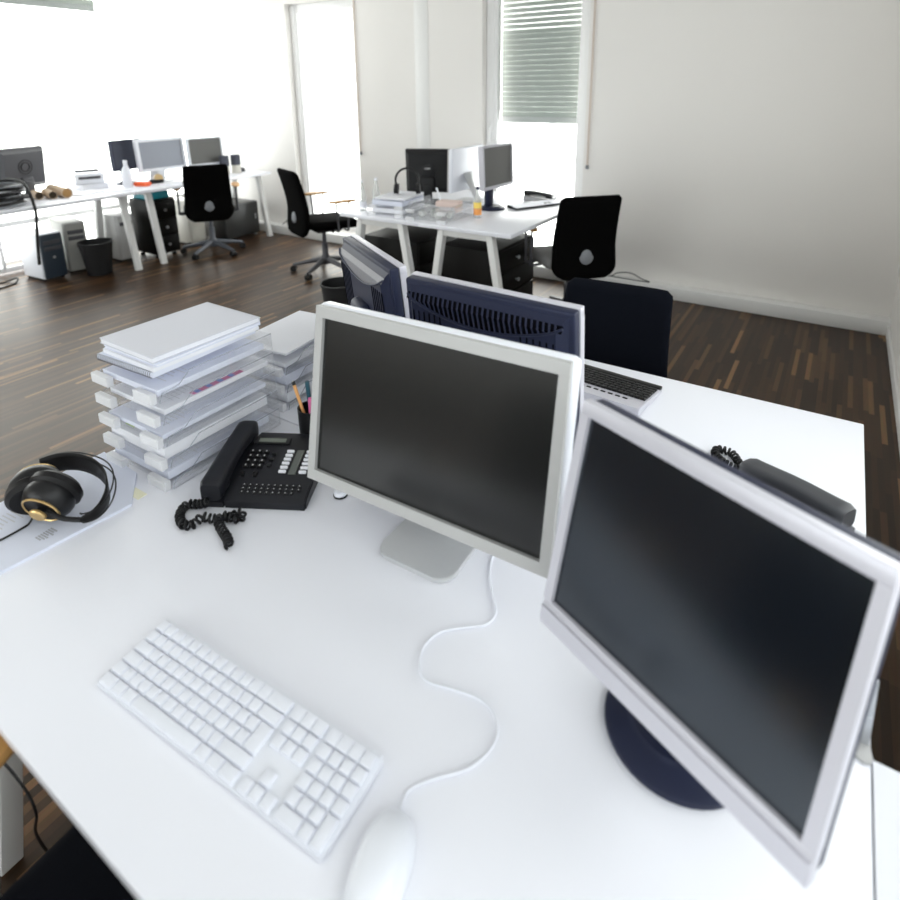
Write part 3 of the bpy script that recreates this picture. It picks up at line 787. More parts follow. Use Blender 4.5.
def coil(pts, R, pitch, step=12):
    P = [Vector(p) for p in pts]; Q = []; m = len(P)
    for i in range(m-1):
        a, b_, c, d = P[max(i-1, 0)], P[i], P[i+1], P[min(i+2, m-1)]
        for k in range(24):
            t = k/24
            Q.append(0.5*((2*b_)+(-a+c)*t+(2*a-5*b_+4*c-d)*t*t+(-a+3*b_-3*c+d)*t**3))
    Q.append(P[-1])
    L = [0]
    for a, b_ in zip(Q, Q[1:]): L.append(L[-1]+(b_-a).length)
    out = []; n = int(L[-1]/pitch*step); j = 0
    for i in range(n+1):
        s_ = L[-1]*i/n
        while j < len(L)-2 and L[j+1] < s_: j += 1
        f = (s_-L[j])/max(1e-9, L[j+1]-L[j]); p = Q[j].lerp(Q[j+1], f)
        t = (Q[min(j+2, len(Q)-1)]-Q[max(j-1, 0)]).normalized()
        x = Vector((0, 0, 1)).cross(t); x = x.normalized() if x.length > 1e-3 else Vector((1, 0, 0)); y = t.cross(x)
        a = 2*PI*s_/pitch
        out.append(p+R*(math.cos(a)*x+math.sin(a)*y))
    return out
zc = ZD+0.0100
phone('charcoal desk telephone with white buttons between paper trays and aluminium monitor', (-1.0235, 0.806, ZD), math.radians(28.7),
      cordpts=[(-1.045, 0.652, zc+0.012), (-1.066, 0.644, zc+0.004), (-1.091, 0.632, zc), (-1.078, 0.606, zc), (-1.045, 0.590, zc), (-1.026, 0.600, zc), (-1.025, 0.622, zc+0.004), (-1.008, 0.632, zc), (-0.985, 0.650, zc), (-0.972, 0.676, zc), (-0.958, 0.662, zc), (-0.985, 0.648, zc+0.006), (-0.985, 0.632, zc+0.004), (-0.962, 0.622, zc), (-0.934, 0.613, zc), (-0.912, 0.601, zc)])
phone('dark grey telephone handset and cradle peeking over the tilted silver monitor', (-0.039, 1.226, ZD), math.atan2(-0.5, 0.86)-PI/2, m=mat('slate_phone_plastic', (0.05, 0.052, 0.06), 0.4),
      cordpts=[(-0.065, 1.355, zc+0.008), (-0.09, 1.385, zc), (-0.115, 1.425, zc), (-0.135, 1.455, zc), (-0.165, 1.455, zc), (-0.165, 1.425, zc), (-0.135, 1.40, zc), (-0.11, 1.395, zc), (-0.09, 1.41, zc+0.005), (-0.10, 1.37, zc)])

# headphones on a sheaf of paper
o = thing('headphones', 'black headphones with gold earcup discs lying on papers at left', 'headphones', (-1.291, 0.520, ZD+0.0065), 0)
Po = Vector((-1.30, 0.52, ZD+0.0065))
Lc, Rc = Vector((-1.366, 0.462, 0.793))-Po, Vector((-1.290, 0.449, 0.792))-Po
AX = {-1: Vector((-0.72, 0.45, 0.30)).normalized(), 1: Vector((0.40, -0.84, -0.36)).normalized()}
ax = AX[1]
for c, s_ in ((Lc, -1), (Rc, 1)):
    Mq = T(*c) @ AX[s_].to_track_quat('Z', 'Y').to_matrix().to_4x4()
    b = MB(); b.lathe([(0.028, -0.040), (0.044, -0.042), (0.053, -0.034), (0.054, -0.022), (0.047, -0.014), (0.030, -0.013)], 40, M=Mq); b.make('ear_pad', LEA, o)
    b = MB(); b.lathe([(0.048, -0.015), (0.051, -0.008), (0.050, 0.002), (0.043, 0.016), (0.036, 0.021), (0.0345, 0.019), (0.020, 0.017), (0.009, 0.019), (0.009, 0.030), (0, 0.030)], 40, M=Mq); cu = b.make('ear_cup', BLK, o)
    b = MB(); b.lathe([(0.0385, 0.0195), (0.0395, 0.0215), (0.0365, 0.0235), (0.0350, 0.0215)], 44, M=Mq, close=False); b.make('gold_ring', GOLD, cu)
    b = MB(); b.lathe([(0.0165, 0.029), (0.0170, 0.033), (0.015, 0.0355), (0, 0.036)], 32, M=Mq); b.make('gold_disc', GOLD, cu)
band = [(-1.412, 0.492, 0.800), (-1.406, 0.525, 0.797), (-1.374, 0.553, 0.793), (-1.320, 0.564, 0.788), (-1.264, 0.555, 0.782), (-1.220, 0.529, 0.776), (-1.200, 0.497, 0.770), (-1.208, 0.470, 0.766)]
def smooth_path(pts, n=6):
    P = [Vector(p) for p in pts]; Q = []; m = len(P)
    for i in range(m-1):
        a, b_, c, d = P[max(i-1, 0)], P[i], P[i+1], P[min(i+2, m-1)]
        for k in range(n):
            t_ = k/n; Q.append(0.5*((2*b_)+(-a+c)*t_+(2*a-5*b_+4*c-d)*t_*t_+(-a+3*b_-3*c+d)*t_**3))
    Q.append(P[-1]); return Q
bp = smooth_path(band)
b = MB(); nb = len(bp)
b.grid(lambda u, v: tuple(bp[int(round(u*(nb-1)))]-Po+Vector((0, 0, (v-0.5)*0.044*(1.0-0.72*max(0, u-0.62)/0.38))), ), nb, 5)
q = b.make('headband', LEA, o); solid_mod(q, 0.003)
for dz, off in ((0.016, 0.016), (-0.004, 0.018)):
    cen = sum(bp, Vector())/nb
    pts = [p+((p-cen).normalized()*off*math.sin(PI*i/(nb-1))**0.5)-Po+Vector((0, 0, dz)) for i, p in enumerate(bp)]
    MB().tube(pts, 0.0016, 6).make('wire_bow', BLK, o)
for c, e in ((Lc, bp[0]-Po), (Rc, bp[-1]-Po)):
    MB().tube([c+(ax*0.012 if c is Rc else Vector((0, 0.0, 0.03))), (c+e)/2+(ax*0.016 if c is Rc else Vector((0, 0.005, 0.02))), e], 0.005, 8, sm=4).make('yoke', BLKM, o)
MB().tube([Vector((-1.325, 0.430, 0.752))-Po, Vector((-1.325, 0.420, 0.741))-Po, Vector((-1.324, 0.408, 0.7395))-Po, Vector((-1.323, 0.371, 0.7395))-Po, Vector((-1.33, 0.33, 0.7395))-Po], 0.0022, 8, sm=6).make('cable', RUB, o)

def papers(name, label, pts, z0, h, m=PAPER, text=None, cat='paper', group=None):
    cx = sum(p[0] for p in pts)/len(pts); cyy = sum(p[1] for p in pts)/len(pts)
    o = thing(name, label, cat, (cx, cyy, z0), 0, group)
    b = MB(); b.prism([(x-cx, y-cyy) for x, y in pts], 0, h); b.make('sheets', m, o, smooth=False)
    return o, (cx, cyy)
def lines(parent, c, M, w_, n, dy, m=INKL, x0=0, z=0.0003, th=0.0022):
    b = MB()
    for i in range(n):
        L_ = w_*random.uniform(0.55, 1)
        b.box((x0+L_/2, -i*dy, z), (L_, th, 0.0005), M=M)
    b.make('printed_text', m, parent, smooth=False)
o, c = papers('paper_sheaf', 'sheaf of printed paper under the black headphones', [(-1.452, 0.30), (-1.225, 0.325), (-1.203, 0.572), (-1.30, 0.642), (-1.452, 0.648)], ZD, 0.006, PAPERB)
lines(o, c, T(-1.27-c[0], 0.44-c[1], 0.0062) @ RZ(0.1), 0.03, 7, 0.005, INK, th=0.0028)
lines(o, c, T(-1.40-c[0], 0.42-c[1], 0.0062) @ RZ(0.1), 0.06, 6, 0.008)
tag(MB().box((-1.234, 0.602, ZD+0.0006), (0.045, 0.022, 0.0012), M=RZ(0)).make('sticky_note', YEL), 'yellow sticky note poking out by the corner of headphone papers', 'note')

# ---- letter trays
def tray(label, loc, rz, group, w_=0.238, d_=0.325, h=0.044):
    o = thing('letter_tray', label, 'letter tray', loc, rz, group)
    t_ = 0.003
    b = MB()
    b.box((0, 0, 0.012), (w_, d_, t_))
    b.make('tray_floor', CLR, o, smooth=False)
    MX = Matrix(((0, 0, 1, 0), (1, 0, 0, 0), (0, 1, 0, 0), (0, 0, 0, 1)))
    prof = [(-d_/2+0.005, 0.0), (-d_/2+0.012, 0.020), (-d_/2+0.055, 0.024), (-d_/2+0.085, h+0.004), (d_/2, h+0.004), (d_/2, 0.0)]
    for s_ in (-1, 1):
        b = MB(); b.prism(prof, s_*w_/2-t_/2, s_*w_/2+t_/2, M=MX); sw_ = b.make('side_wall', CLR2, o, smooth=False); MB().tube([(s_*w_/2, y_, z_) for y_, z_ in prof[:-1]], 0.0013, 5).make('rim', RIM, sw_)
    MB().box((0, d_/2, h/2+0.002), (w_, t_, h)).make('rear_wall', CLR, o, smooth=False)
    for s_ in (-1, 1): MB().box((s_*(w_/2-0.036), -d_/2-0.006, 0.012), (0.066, 0.016, 0.024), 0.0015, 1).make('front_lip', LIP, o)
    return o
TX, TY = -1.303, 0.812
pit = 0.0535
names = ['lowest', 'second lowest', 'middle', 'second highest', 'topmost']
for k in range(5):
    z = ZD+k*pit
    dx = random.uniform(-0.004, 0.004)
    tray(f'clear acrylic letter tray, {names[k]} of the near stack by the telephone', (TX+dx, TY, z), 0.02, 'clear letter trays of the near stack')
    if k < 4 or True:
        hgt = [0.020, 0.028, 0.010, 0.012, 0.014][k]
        x0, y0 = TX-0.104+random.uniform(-.006, .006), TY-0.148+random.uniform(-0.012, .008)
        o, c = papers('paper_stack', f'stack of white papers inside the {names[k]} tray by the telephone', [(x0, y0), (x0+0.212, y0+0.004), (x0+0.208, y0+0.30), (x0-0.004, y0+0.296)], z+0.0136, hgt, PAPER if k % 2 else PAPERB, group='papers filed in the near trays')
        lines(o, c, T(0.005, -0.05, hgt+0.0002) @ RZ(0.02), 0.09, 6, 0.012)
        if k == 1:
            MB().box((-0.055, -0.125, hgt+0.0006), (0.035, 0.012, 0.0006)).make('marker_stroke', GRN, o, smooth=False)
            MB().box((-0.05, -0.105, hgt+0.0006), (0.03, 0.006, 0.0006)).make('marker_stroke', GRN, o, smooth=False)
        if k == 3:
            b = MB()
            for i in range(9): b.box((0.094, -0.06+i*0.016, hgt+0.0006), (0.016, 0.015, 0.0006))
            b.make('printed_stripe', PINKI, o, smooth=False)
            b = MB()
            for i in range(4): b.box((0.094, -0.052+i*0.032, hgt+0.0009), (0.0155, 0.013, 0.0006))
            b.make('printed_stripe', BLUI, o, smooth=False)
# notebooks, spiral pads on top
zt = ZD+5*pit-0.0045
def slab(name, label, cx, cyy, z, w_, d_, h, rz, m, group=None, cat='book', cover=None):
    o = thing(name, label, cat, (cx, cyy, z), rz, group)
    if cover:
        MB().box((0, 0, h/2), (w_-0.004, d_-0.004, h-0.002)).make('pages', PAPER, o, smooth=False)
        b = MB(); b.box((0, 0, h-0.001), (w_, d_, 0.002), 0.0008, 1); b.box((0, 0, 0.001), (w_, d_, 0.002), 0.0008, 1); b.box((0, d_/2-0.001, h/2), (w_, 0.002, h))
        b.make('cover', cover, o)
    else: MB().box((0, 0, h/2), (w_, d_, h)).make('sheets', m, o, smooth=False)
    return o
z = zt
o = slab('spiral_notebook', 'spiral-bound blue-white pad at bottom of the pile on the near trays', TX+0.012, TY-0.024, z+0.0145, 0.205, 0.285, 0.012, 0.05, PAPERB, cat='notebook')
b = MB()
for i in range(30): b.tube([(-0.096+i*0.0066, -0.143+0.004*math.cos(a), 0.006+0.0075*math.sin(a)) for a in [2*PI*k/10 for k in range(10)]], 0.0007, 4, closed=True)
b.make('wire_spiral', DGREY, o)
z += 0.0145+0.0125
slab('paper_bundle', 'loose bundle of white paper under the catalogue on the near trays', TX+0.022, TY-0.018, z, 0.200, 0.283, 0.009, 0.0, PAPER, cat='paper'); z += 0.0092
slab('magazine', 'thin magazine with dark spine just below the top catalogue', TX+0.020, TY-0.012, z, 0.203, 0.284, 0.007, 0.02, PAPER, cat='magazine', cover=PAPERB); z += 0.0075
o = slab('catalogue', 'thick pale grey catalogue lying on top of the near tray stack', TX+0.012, TY-0.012, z, 0.212, 0.288, 0.014, -0.008, COVER, cat='catalogue', cover=COVER)
b = MB(); b.box((0.075, 0.150, 0.0035), (0.03, 0.02, 0.0008)); b.make('bookmark', YEL, o, smooth=False)
# second stack behind
QX, QY = -1.338, 1.185
for k in range(3):
    z = ZD+k*pit
    tray(f'clear letter tray, {["lowest", "middle", "upper"][k]} of the rear stack left of the navy monitors', (QX, QY, z), 0.06, 'clear letter trays of the rear stack', w_=0.215, d_=0.31)
    hgt = [0.03, 0.03, 0.012][k]
    o, c = papers('paper_stack', f'white papers in the {["lowest", "middle", "upper"][k]} tray of the rear stack', [(QX-0.09, QY-0.14), (QX+0.10, QY-0.13), (QX+0.09, QY+0.145), (QX-0.10, QY+0.14)], z+0.0136, hgt, PAPERB if k % 2 else PAPER, group='papers filed in the rear trays')
    lines(o, c, T(-0.06, 0.08, hgt+0.0002) @ RZ(0.06), 0.13, 9, 0.016)
z = ZD+3*pit
slab('paper_bundle', 'loose papers crowning the rear tray stack left of navy monitors', QX, QY, z, 0.195, 0.285, 0.006, 0.10, PAPER, cat='paper')

# pen cup and pens
o = thing('pen_cup', 'small black pen cup beside the aluminium monitor, holding pencils', 'pen cup', (-1.045, 0.965, ZD))
b = MB(); b.lathe([(0.034, 0), (0.036, 0.10), (0.0335, 0.10), (0.032, 0.006), (0, 0.006)], 32); b.make('cup', BLK, o)
def pen(label, base, top, r, m, tipm=None, tip=0.01):
    B_, T_ = Vector(base), Vector(top)
    o = thing('pencil' if m == PENC else 'pen', label, 'pen', base)
    d = (T_-B_)
    MB().cone((0, 0, 0), d, r, r, 10).make('barrel', m, o)
    if tipm:
        MB().cone(d, d+d.normalized()*tip, r*1.02, r*0.9, 10).make('end_cap', tipm, o)
    return o
pen('orange wooden pencil leaning in the black pen cup', (-1.0420, 0.9570, ZD+0.010), (-1.0770, 0.9420, 0.892), 0.0042, PENC, BLK)
pen('dark teal pen standing in the black pen cup', (-1.0520, 0.9720, ZD+0.010), (-1.0590, 0.9690, 0.885), 0.0055, TEAL, TEAL)
pen('tall black pen in the black pen cup', (-1.0370, 0.9720, ZD+0.010), (-1.0370, 0.9770, 0.896), 0.004, BLK, BLK)
pen('red pen tallest in the black pen cup', (-1.0320, 0.9670, ZD+0.010), (-1.0255, 0.9720, 0.912), 0.004, RED, RED)
pen('short pink pen in the black pen cup', (-1.0390, 0.9520, ZD+0.010), (-1.0370, 0.9530, 0.852), 0.005, PINK, PINK)

# small white adapter under the aluminium monitor
o = thing('cable_adapter', 'small white plug with black foot under the left corner of the aluminium monitor', 'plug', (-0.842, 0.842, ZD), 0.3)
MB().lathe([(0.016, 0), (0.016, 0.004), (0, 0.004)], 20).make('foot', BLK, o)
MB().lathe([(0.015, 0.004), (0.0155, 0.008), (0.012, 0.012), (0, 0.013)], 20).make('housing', WPL, o)
# hook / clamp at the desk's right edge
o = thing('metal_stand', 'small grey metal strap stand with bolt on the right edge of the foreground desk', 'stand', (0.1265, 0.826, ZD), 0.15)
MB().box((0, 0, 0.056), (0.018, 0.0035, 0.112), 0.001, 2, RY(-0.04)).make('upright', STEEL, o)
MB().cone((0, -0.007, 0.052), (0, 0.006, 0.052), 0.005, 0.005, 14).make('bolt', STEEL, o)
pl = [(-0.012, 0.002), (0.010, 0.002), (0.010, -0.020), (0.006, -0.028), (-0.002, -0.030), (-0.008, -0.026), (-0.030, -0.004), (-0.030, 0.002)]
MB().prism(pl, 0, 0.004, bev=0.001).make('foot', LGREY, o)
# white side cabinet with papers
o = thing('side_cabinet', 'low white cabinet at the right edge of picture beside the foreground desk', 'cabinet', (0.268, 0.335, 0))
MB().box((0, 0, 0.355), (0.235, 0.93, 0.71), 0.003).make('carcass', LAM, o)
MB().box((0.001, 0, 0.72), (0.259, 0.95, 0.02), 0.0005, 1).make('cabinet_top', LAM, o)
for k in range(3):
    q = MB().box((0, -0.47, 0.13+0.22*k), (0.215, 0.012, 0.2), 0.003).make('drawer', LAM, o)
    MB().bar((-0.04, -0.49, 0.19+0.22*k), (0.04, -0.49, 0.19+0.22*k), 0.008, 0.008).make('handle', STEEL, q)
o, c = papers('paper_sheaf', 'white printed papers lying at the lower right edge of picture', [(0.1395, 0.40), (0.37, 0.41), (0.37, 0.806), (0.1395, 0.805)], ZD, 0.0015, PAPER)
lines(o, c, T(-0.085, 0.12, 0.0017), 0.15, 12, 0.015)

# thin cable below the front desk edge, at lower left
o = MB().tube([(-1.36, 0.30, 0.700), (-1.33, 0.27, 0.60), (-1.24, 0.245, 0.49), (-1.146, 0.24, 0.457), (-1.075, 0.24, 0.460), (-1.020, 0.24, 0.454), (-1.003, 0.24, 0.420), (-1.03, 0.24, 0.345), (-1.06, 0.27, 0.2), (-1.08, 0.33, 0.05), (-1.09, 0.40, 0.005), (-1.15, 0.6, 0.005)], 0.0024, 8, sm=8).make('power_cable', RUB)
tag(o, 'thin black cable drooping below the front desk edge at lower left', 'cable')

# ================================================================== MIDDLE DESKS: small things
def bottle(label, loc, h, r, cap, lab=None, lab2=None, m=BOT, group=None):
    o = thing('bottle', label, 'bottle', loc, 0, group)
    b = MB(); b.lathe([(r*0.9, 0), (r, 0.01), (r, h*0.52), (r*0.9, h*0.60), (r*0.45, h*0.78), (r*0.36, h*0.93), (0, h*0.93)], 24); b.make('body', m, o)
    MB().lathe([(r*0.42, h*0.92), (r*0.42, h), (0, h)], 20).make('cap', cap, o)
    if lab: MB().lathe([(r*1.01, h*0.10), (r*1.02, h*0.11), (r*1.02, h*0.30), (r*1.01, h*0.31)], 24, close=False).make('label', lab, o)
    if lab2: MB().lathe([(r*1.01, h*0.32), (r*1.02, h*0.33), (r*1.02, h*0.50), (r*1.01, h*0.51)], 24, close=False).make('label', lab2, o)
    return o
bottle('clear glass bottle nearest the table corner, left of its white-capped twin', (-2.975, 3.40, ZD), 0.225, 0.030, LAM, PAPER)
bottle('clear glass bottle with white cap touching the left paper trays', (-2.915, 3.49, ZD), 0.235, 0.030, LAM, PAPER)
bottle('clear juice bottle with dark cap and orange label on the middle desk', (-2.10, 3.60, ZD), 0.215, 0.028, NAVY, JUICE, LABY)
for k in range(2):
    z = ZD+k*0.055
    tray(f'clear letter tray, {["lower", "upper"][k]} of the pair holding papers beneath the headphones', (-2.70, 3.50, z), 0.1, 'clear trays on the middle desk', w_=0.30, d_=0.40)
    papers('paper_stack', f'thick white papers in the {["lower", "upper"][k]} tray beneath the headphones', [(-2.83, 3.34), (-2.575, 3.36), (-2.60, 3.66), (-2.85, 3.64)], z+0.0136, 0.034, PAPERB if k else PAPER, group='papers in trays on the middle desk')
    tray(f'empty clear letter tray, {["lower", "upper"][k]} of the pair holding drinking glasses', (-2.33, 3.47, z), 0.04, 'clear trays on the middle desk', w_=0.32, d_=0.36)
slab('paper_bundle', 'loose white papers on top of the left trays under the headphones', -2.70, 3.50, ZD+0.112, 0.24, 0.31, 0.014, 0.15, PAPER, cat='paper')
for i, (x, y) in enumerate(((-2.43, 3.40), (-2.36, 3.44), (-2.29, 3.39), (-2.23, 3.45), (-2.40, 3.52))):
    o = thing('drinking_glass', 'small clear drinking glass standing in the empty middle-desk trays', 'glass', (x, y, ZD+0.014), 0, 'drinking glasses in the middle-desk trays')
    MB().lathe([(0.024, 0), (0.028, 0.038), (0.026, 0.038), (0.022, 0.004), (0, 0.004)], 20).make('tumbler', BOT, o)
o = thing('headphones', 'black headphones standing upright on the papers of the middle desk', 'headphones', (-2.66, 3.54, ZD+0.128), 0.5)
b = MB(); b.tube([(0.085*math.cos(a), 0, 0.10+0.088*math.sin(a)) for a in [PI*(-0.20+1.4*i/24) for i in range(25)]], 0.008, 8); b.make('headband', BLK, o)
for s_ in (-1, 1):
    MB().cone((s_*0.065, 0, 0.038), (s_*0.095, 0, 0.04), 0.038, 0.036, 24).make('ear_cup', BLK, o)
o = thing('small_box', 'low pinkish box on the upper clear tray of the middle desk', 'box', (-2.31, 3.56, ZD+0.0685), 0.2)
MB().box((0, 0, 0.018), (0.17, 0.10, 0.036), 0.003).make('tub', mat('pale_pink_card', (0.75, 0.60, 0.55), 0.7), o)
o = thing('pen', 'white pen standing slanted in front of the black monitor', 'pen', (-2.385, 3.56, ZD+0.105))
MB().cone((0, 0, 0), (-0.03, 0.0, 0.085), 0.007, 0.007, 10).make('barrel', WPL, o)
keyboard('computer_keyboard', 'white keyboard on the middle desk near the half-shuttered window', (-1.93, 4.17, ZD), math.radians(62), 0.0185, BLK, KEYM, 0.125, 0, 0.024, 0.012, limit=0)
phone('grey telephone on the middle desk below the half-shuttered window', (-2.03, 4.49, ZD), math.radians(100), m=mat('grey_phone_plastic', (0.45, 0.45, 0.46), 0.4), hm=BLK)
# badge on the black monitor back (a pale maker's plate)
for ob in [x for x in COL.objects if x.get('label', '').startswith('black monitor seen')]:
    Pb = T(0, -0.06, 0.25) @ RX(-0.05)
    b = MB()
    for i in range(4): b.box((-0.017+i*0.0115, 0.0615, 0.02), (0.008, 0.002, 0.011), 0, 1, Pb @ T(0, 0.0065, 0))
    b.make('maker_plate', LGREY, ob, smooth=False)
    MB().lathe([(0.05, 0.06), (0.05, 0.064), (0.035, 0.066)], 28, M=Pb @ RX(-PI/2)).make('hinge_cover', BLK, ob)
for ob in [x for x in COL.objects if x.get('label', '').startswith('grey monitor seen')]:
    Pb = T(0, -0.06, 0.255) @ RX(-0.12)
    b = MB(); b.tube([(0.06*math.cos(a), 0.077, 0.01+0.06*math.sin(a)) for a in [2*PI*k/32 for k in range(32)]], 0.003, 6, closed=True, M=Pb)
    b.tube([(0.038*math.cos(a), 0.077, 0.01+0.038*math.sin(a)) for a in [2*PI*k/32 for k in range(32)]], 0.004, 6, closed=True, M=Pb); b.make('ring_emblem', BLKM, ob)

def pedestal(label, loc, rz, w_, d_, h, m=BLK, n=3, knob=STEEL):
    o = thing('drawer_pedestal', label, 'drawer unit', loc, rz)
    MB().box((0, 0, h/2+0.02), (w_, d_, h-0.04), 0.004).make('carcass', m, o)
    for sx in (-1, 1):
        for sy in (-1, 1):
            MB().lathe([(0.022, 0), (0.022, 0.02), (0, 0.02)], 14, M=T(sx*(w_/2-0.04), sy*(d_/2-0.05), 0.0)).make('caster', BLKM, o)
    for k in range(n):
        hh = (h-0.06)/n
        q = MB().box((0, -d_/2-0.008, 0.045+hh*(k+0.5)), (w_-0.01, 0.016, hh-0.008), 0.003).make('drawer', m, o)
        MB().lathe([(0.006, 0), (0.006, 0.015), (0.015, 0.02), (0.013, 0.027), (0, 0.028)], 16, M=T(0, -d_/2-0.016, 0.045+hh*(k+0.5)) @ RX(PI/2)).make('knob', knob, q)
    return o
BLKW = mat('black_lacquer', (0.004, 0.0035, 0.003), 0.5, spec=0.15)
pedestal('black drawer unit with silver knobs under the middle desk, right-hand side', (-2.08, 3.72, 0), PI/2, 0.60, 0.42, 0.55, m=BLKW)
pedestal('black low cabinet under the middle desk, left-hand side by the bin', (-2.74, 3.72, 0), PI/2, 0.62, 0.50, 0.54, m=BLKW)

# ---- waste bins
def bin_(label, loc, r0, r1, h):
    o = thing('waste_bin', label, 'bin', loc)
    MB().lathe([(r0, 0), (r1, h-0.012), (r1+0.008, h-0.012), (r1+0.008, h), (r1-0.004, h), (r0-0.006, 0.006), (0, 0.006)], 36).make('bucket', BLKM, o)
    return o
bin_('black waste bin on the floor in front of the far-left desk', (-5.60, 2.74, 0), 0.10, 0.135, 0.30)
bin_('black waste bin half hidden behind the sideways navy monitor', (-2.86, 2.98, 0), 0.10, 0.125, 0.30)

# ================================================================== FAR LEFT DESKS
def tube_roll(label, a, b_, r, inner):
    a, b_ = Vector(a), Vector(b_)
    o = thing('cardboard_tube', label, 'tube', a)
    d = b_-a; q = d.to_track_quat('Z', 'Y').to_matrix().to_4x4()
    b = MB(); b.lathe([(r, 0), (r, d.length), (r*0.86, d.length), (r*0.86, d.length-0.05), (0, d.length-0.05)], 28, M=q); b.make('roll', CARD, o)
    MB().lathe([(r*0.85, d.length-0.02), (r*0.85, d.length-0.019), (0, d.length-0.019)], 24, M=q).make('tube_inside', inner, o)
    return o
tube_roll('pale cardboard tube at the right of three, tan open end', (-5.93, 2.60, ZD+0.042), (-5.54, 2.550, ZD+0.042), 0.042, CARDI)
tube_roll('cardboard tube in the middle of three, dark open end', (-5.81, 2.50, ZD+0.034), (-5.58, 2.455, ZD+0.034), 0.034, CARDD)
tube_roll('cardboard tube at the left of three, nearest the cable coil', (-5.79, 2.40, ZD+0.036), (-5.64, 2.375, ZD+0.036), 0.034, CARDD)
o = thing('cable_coil', 'thick coil of dark cables on the far-left desk with one end hanging', 'cable', (-5.62, 2.01, ZD))
for k in range(14):
    rr = 0.20-0.012*(k % 4); z = 0.012+0.0125*k
    b = MB(); pts = [((rr+0.012*math.sin(3*a+k))*math.cos(a), (rr*1.25+0.015*math.cos(2*a+k))*math.sin(a), z+0.007*math.sin(2*a+k*1.7)) for a in [2*PI*i/40 for i in range(40)]]
    b.tube(pts, 0.010, 8, closed=True); b.make('cable_loop', RUB if k % 3 else MGREY, o)
MB().tube([(-0.05, 0.15, 0.20), (0.10, 0.20, 0.19), (0.22, 0.195, 0.12), (0.285, 0.185, 0.03), (0.305, 0.18, -0.06), (0.305, 0.165, -0.18), (0.305, 0.15, -0.30), (0.305, 0.135, -0.46)], 0.012, 8, sm=6).make('hanging_end', RUB, o)
def tower(label, loc, rz, w_, d_, h, m, front, drives=2):
    o = thing('computer_tower', label, 'computer', loc, rz)
    MB().box((0, 0, h/2+0.01), (w_, d_, h-0.02), 0.012, 3).make('case', m, o)
    MB().box((0, -d_/2-0.012, h/2+0.01), (w_*0.94, 0.03, h-0.03), 0.014, 3).make('front_panel', front, o)
    for k in range(drives):
        MB().box((0, -d_/2-0.028, h*0.82-k*0.055), (w_*0.72, 0.008, 0.036), 0.003).make('drive_bay', DGREY if front != DGREY else MGREY, o)
    MB().lathe([(0.012, 0), (0.012, 0.006), (0, 0.006)], 14, M=T(0, -d_/2-0.026, h*0.5) @ RX(PI/2)).make('power_button', STEEL, o)
    for sx in (-1, 1):
        MB().box((sx*w_*0.4, 0, 0.006), (0.02, d_*0.8, 0.012)).make('foot', BLKM, o)
    return o
NB = mat('slate_blue_plastic', (0.03, 0.045, 0.065), 0.35)
tower('white computer tower with slate blue front under the far-left desk', (-5.90, 2.42, 0.0), math.radians(94), 0.20, 0.32, 0.42, WPL, NB)
tower('grey computer tower with drive slots, between white tower and bin', (-5.98, 2.70, 0.0), math.radians(80), 0.18, 0.40, 0.47, mat('grey_case', (0.36, 0.36, 0.34), 0.5), mat('grey_case_front', (0.33, 0.33, 0.31), 0.5))
tower('pale computer tower under the desk behind the bin', (-5.97, 3.12, 0.0), math.radians(90), 0.17, 0.40, 0.46, mat('pale_case', (0.55, 0.55, 0.55), 0.5), mat('pale_case_front', (0.6, 0.6, 0.6), 0.5), drives=1)
pedestal('tall black drawer unit at the joint of the two far-left desks', (-5.76, 3.42, 0), PI/2, 0.26, 0.36, 0.58, m=BLKW)
o = thing('storage_box', 'turquoise box lying on the tall black drawer unit', 'box', (-5.76, 3.42, 0.58))
MB().box((0, 0, 0.03), (0.26, 0.22, 0.06), 0.006).make('box_body', TURQ, o); MB().box((0, 0, 0.062), (0.265, 0.225, 0.012), 0.004).make('lid', TURQ, o)
o = thing('computer_tower', 'cream computer tower with cables beside the far black chair', 'computer', (-5.95, 3.88, 0))
MB().box((0, 0, 0.25), (0.42, 0.18, 0.46), 0.01).make('case', CREAM, o); MB().box((0.215, 0, 0.26), (0.02, 0.17, 0.42), 0.008).make('front_panel', CREAM, o)
MB().box((0.226, 0, 0.40), (0.006, 0.13, 0.035), 0.002).make('drive_bay', DGREY, o); MB().box((0, 0, 0.01), (0.38, 0.14, 0.02)).make('foot', BLKM, o)
o = thing('cabinet', 'dark grey low cabinet under the far corner desk behind black chair', 'cabinet', (-5.80, 4.34, 0), 0)
GC = mat('anthracite_cabinet', (0.035, 0.036, 0.036), 0.35)
MB().box((0, 0, 0.205), (0.42, 0.46, 0.37), 0.004).make('carcass', GC, o)
q = MB().box((0.218, 0, 0.205), (0.016, 0.45, 0.36), 0.003).make('door', GC, o); MB().box((0.228, 0.18, 0.22), (0.008, 0.012, 0.06), 0.002).make('handle', STEEL, q)
for sx in (-1, 1):
    for sy in (-1, 1): MB().lathe([(0.018, 0), (0.018, 0.02), (0, 0.02)], 14, M=T(sx*0.18, sy*0.2, 0)).make('foot', STEEL, o)
def speaker(label, x, y):
    o = thing('speaker', label, 'speaker', (x, y, ZD), math.radians(62))
    MB().lathe([(0.048, 0), (0.05, 0.005), (0.05, 0.085), (0.048, 0.09), (0, 0.09)], 28).make('base_cylinder', CREAM, o)
    MB().lathe([(0.05, 0.09), (0.05, 0.19), (0.046, 0.198), (0, 0.2)], 28).make('grille', SPK, o)
speaker('small cylindrical speaker beside dark-screened monitor, left of its twin', -5.62, 4.215)
speaker('small cylindrical speaker at the open end of the far corner desk', -5.60, 4.345)
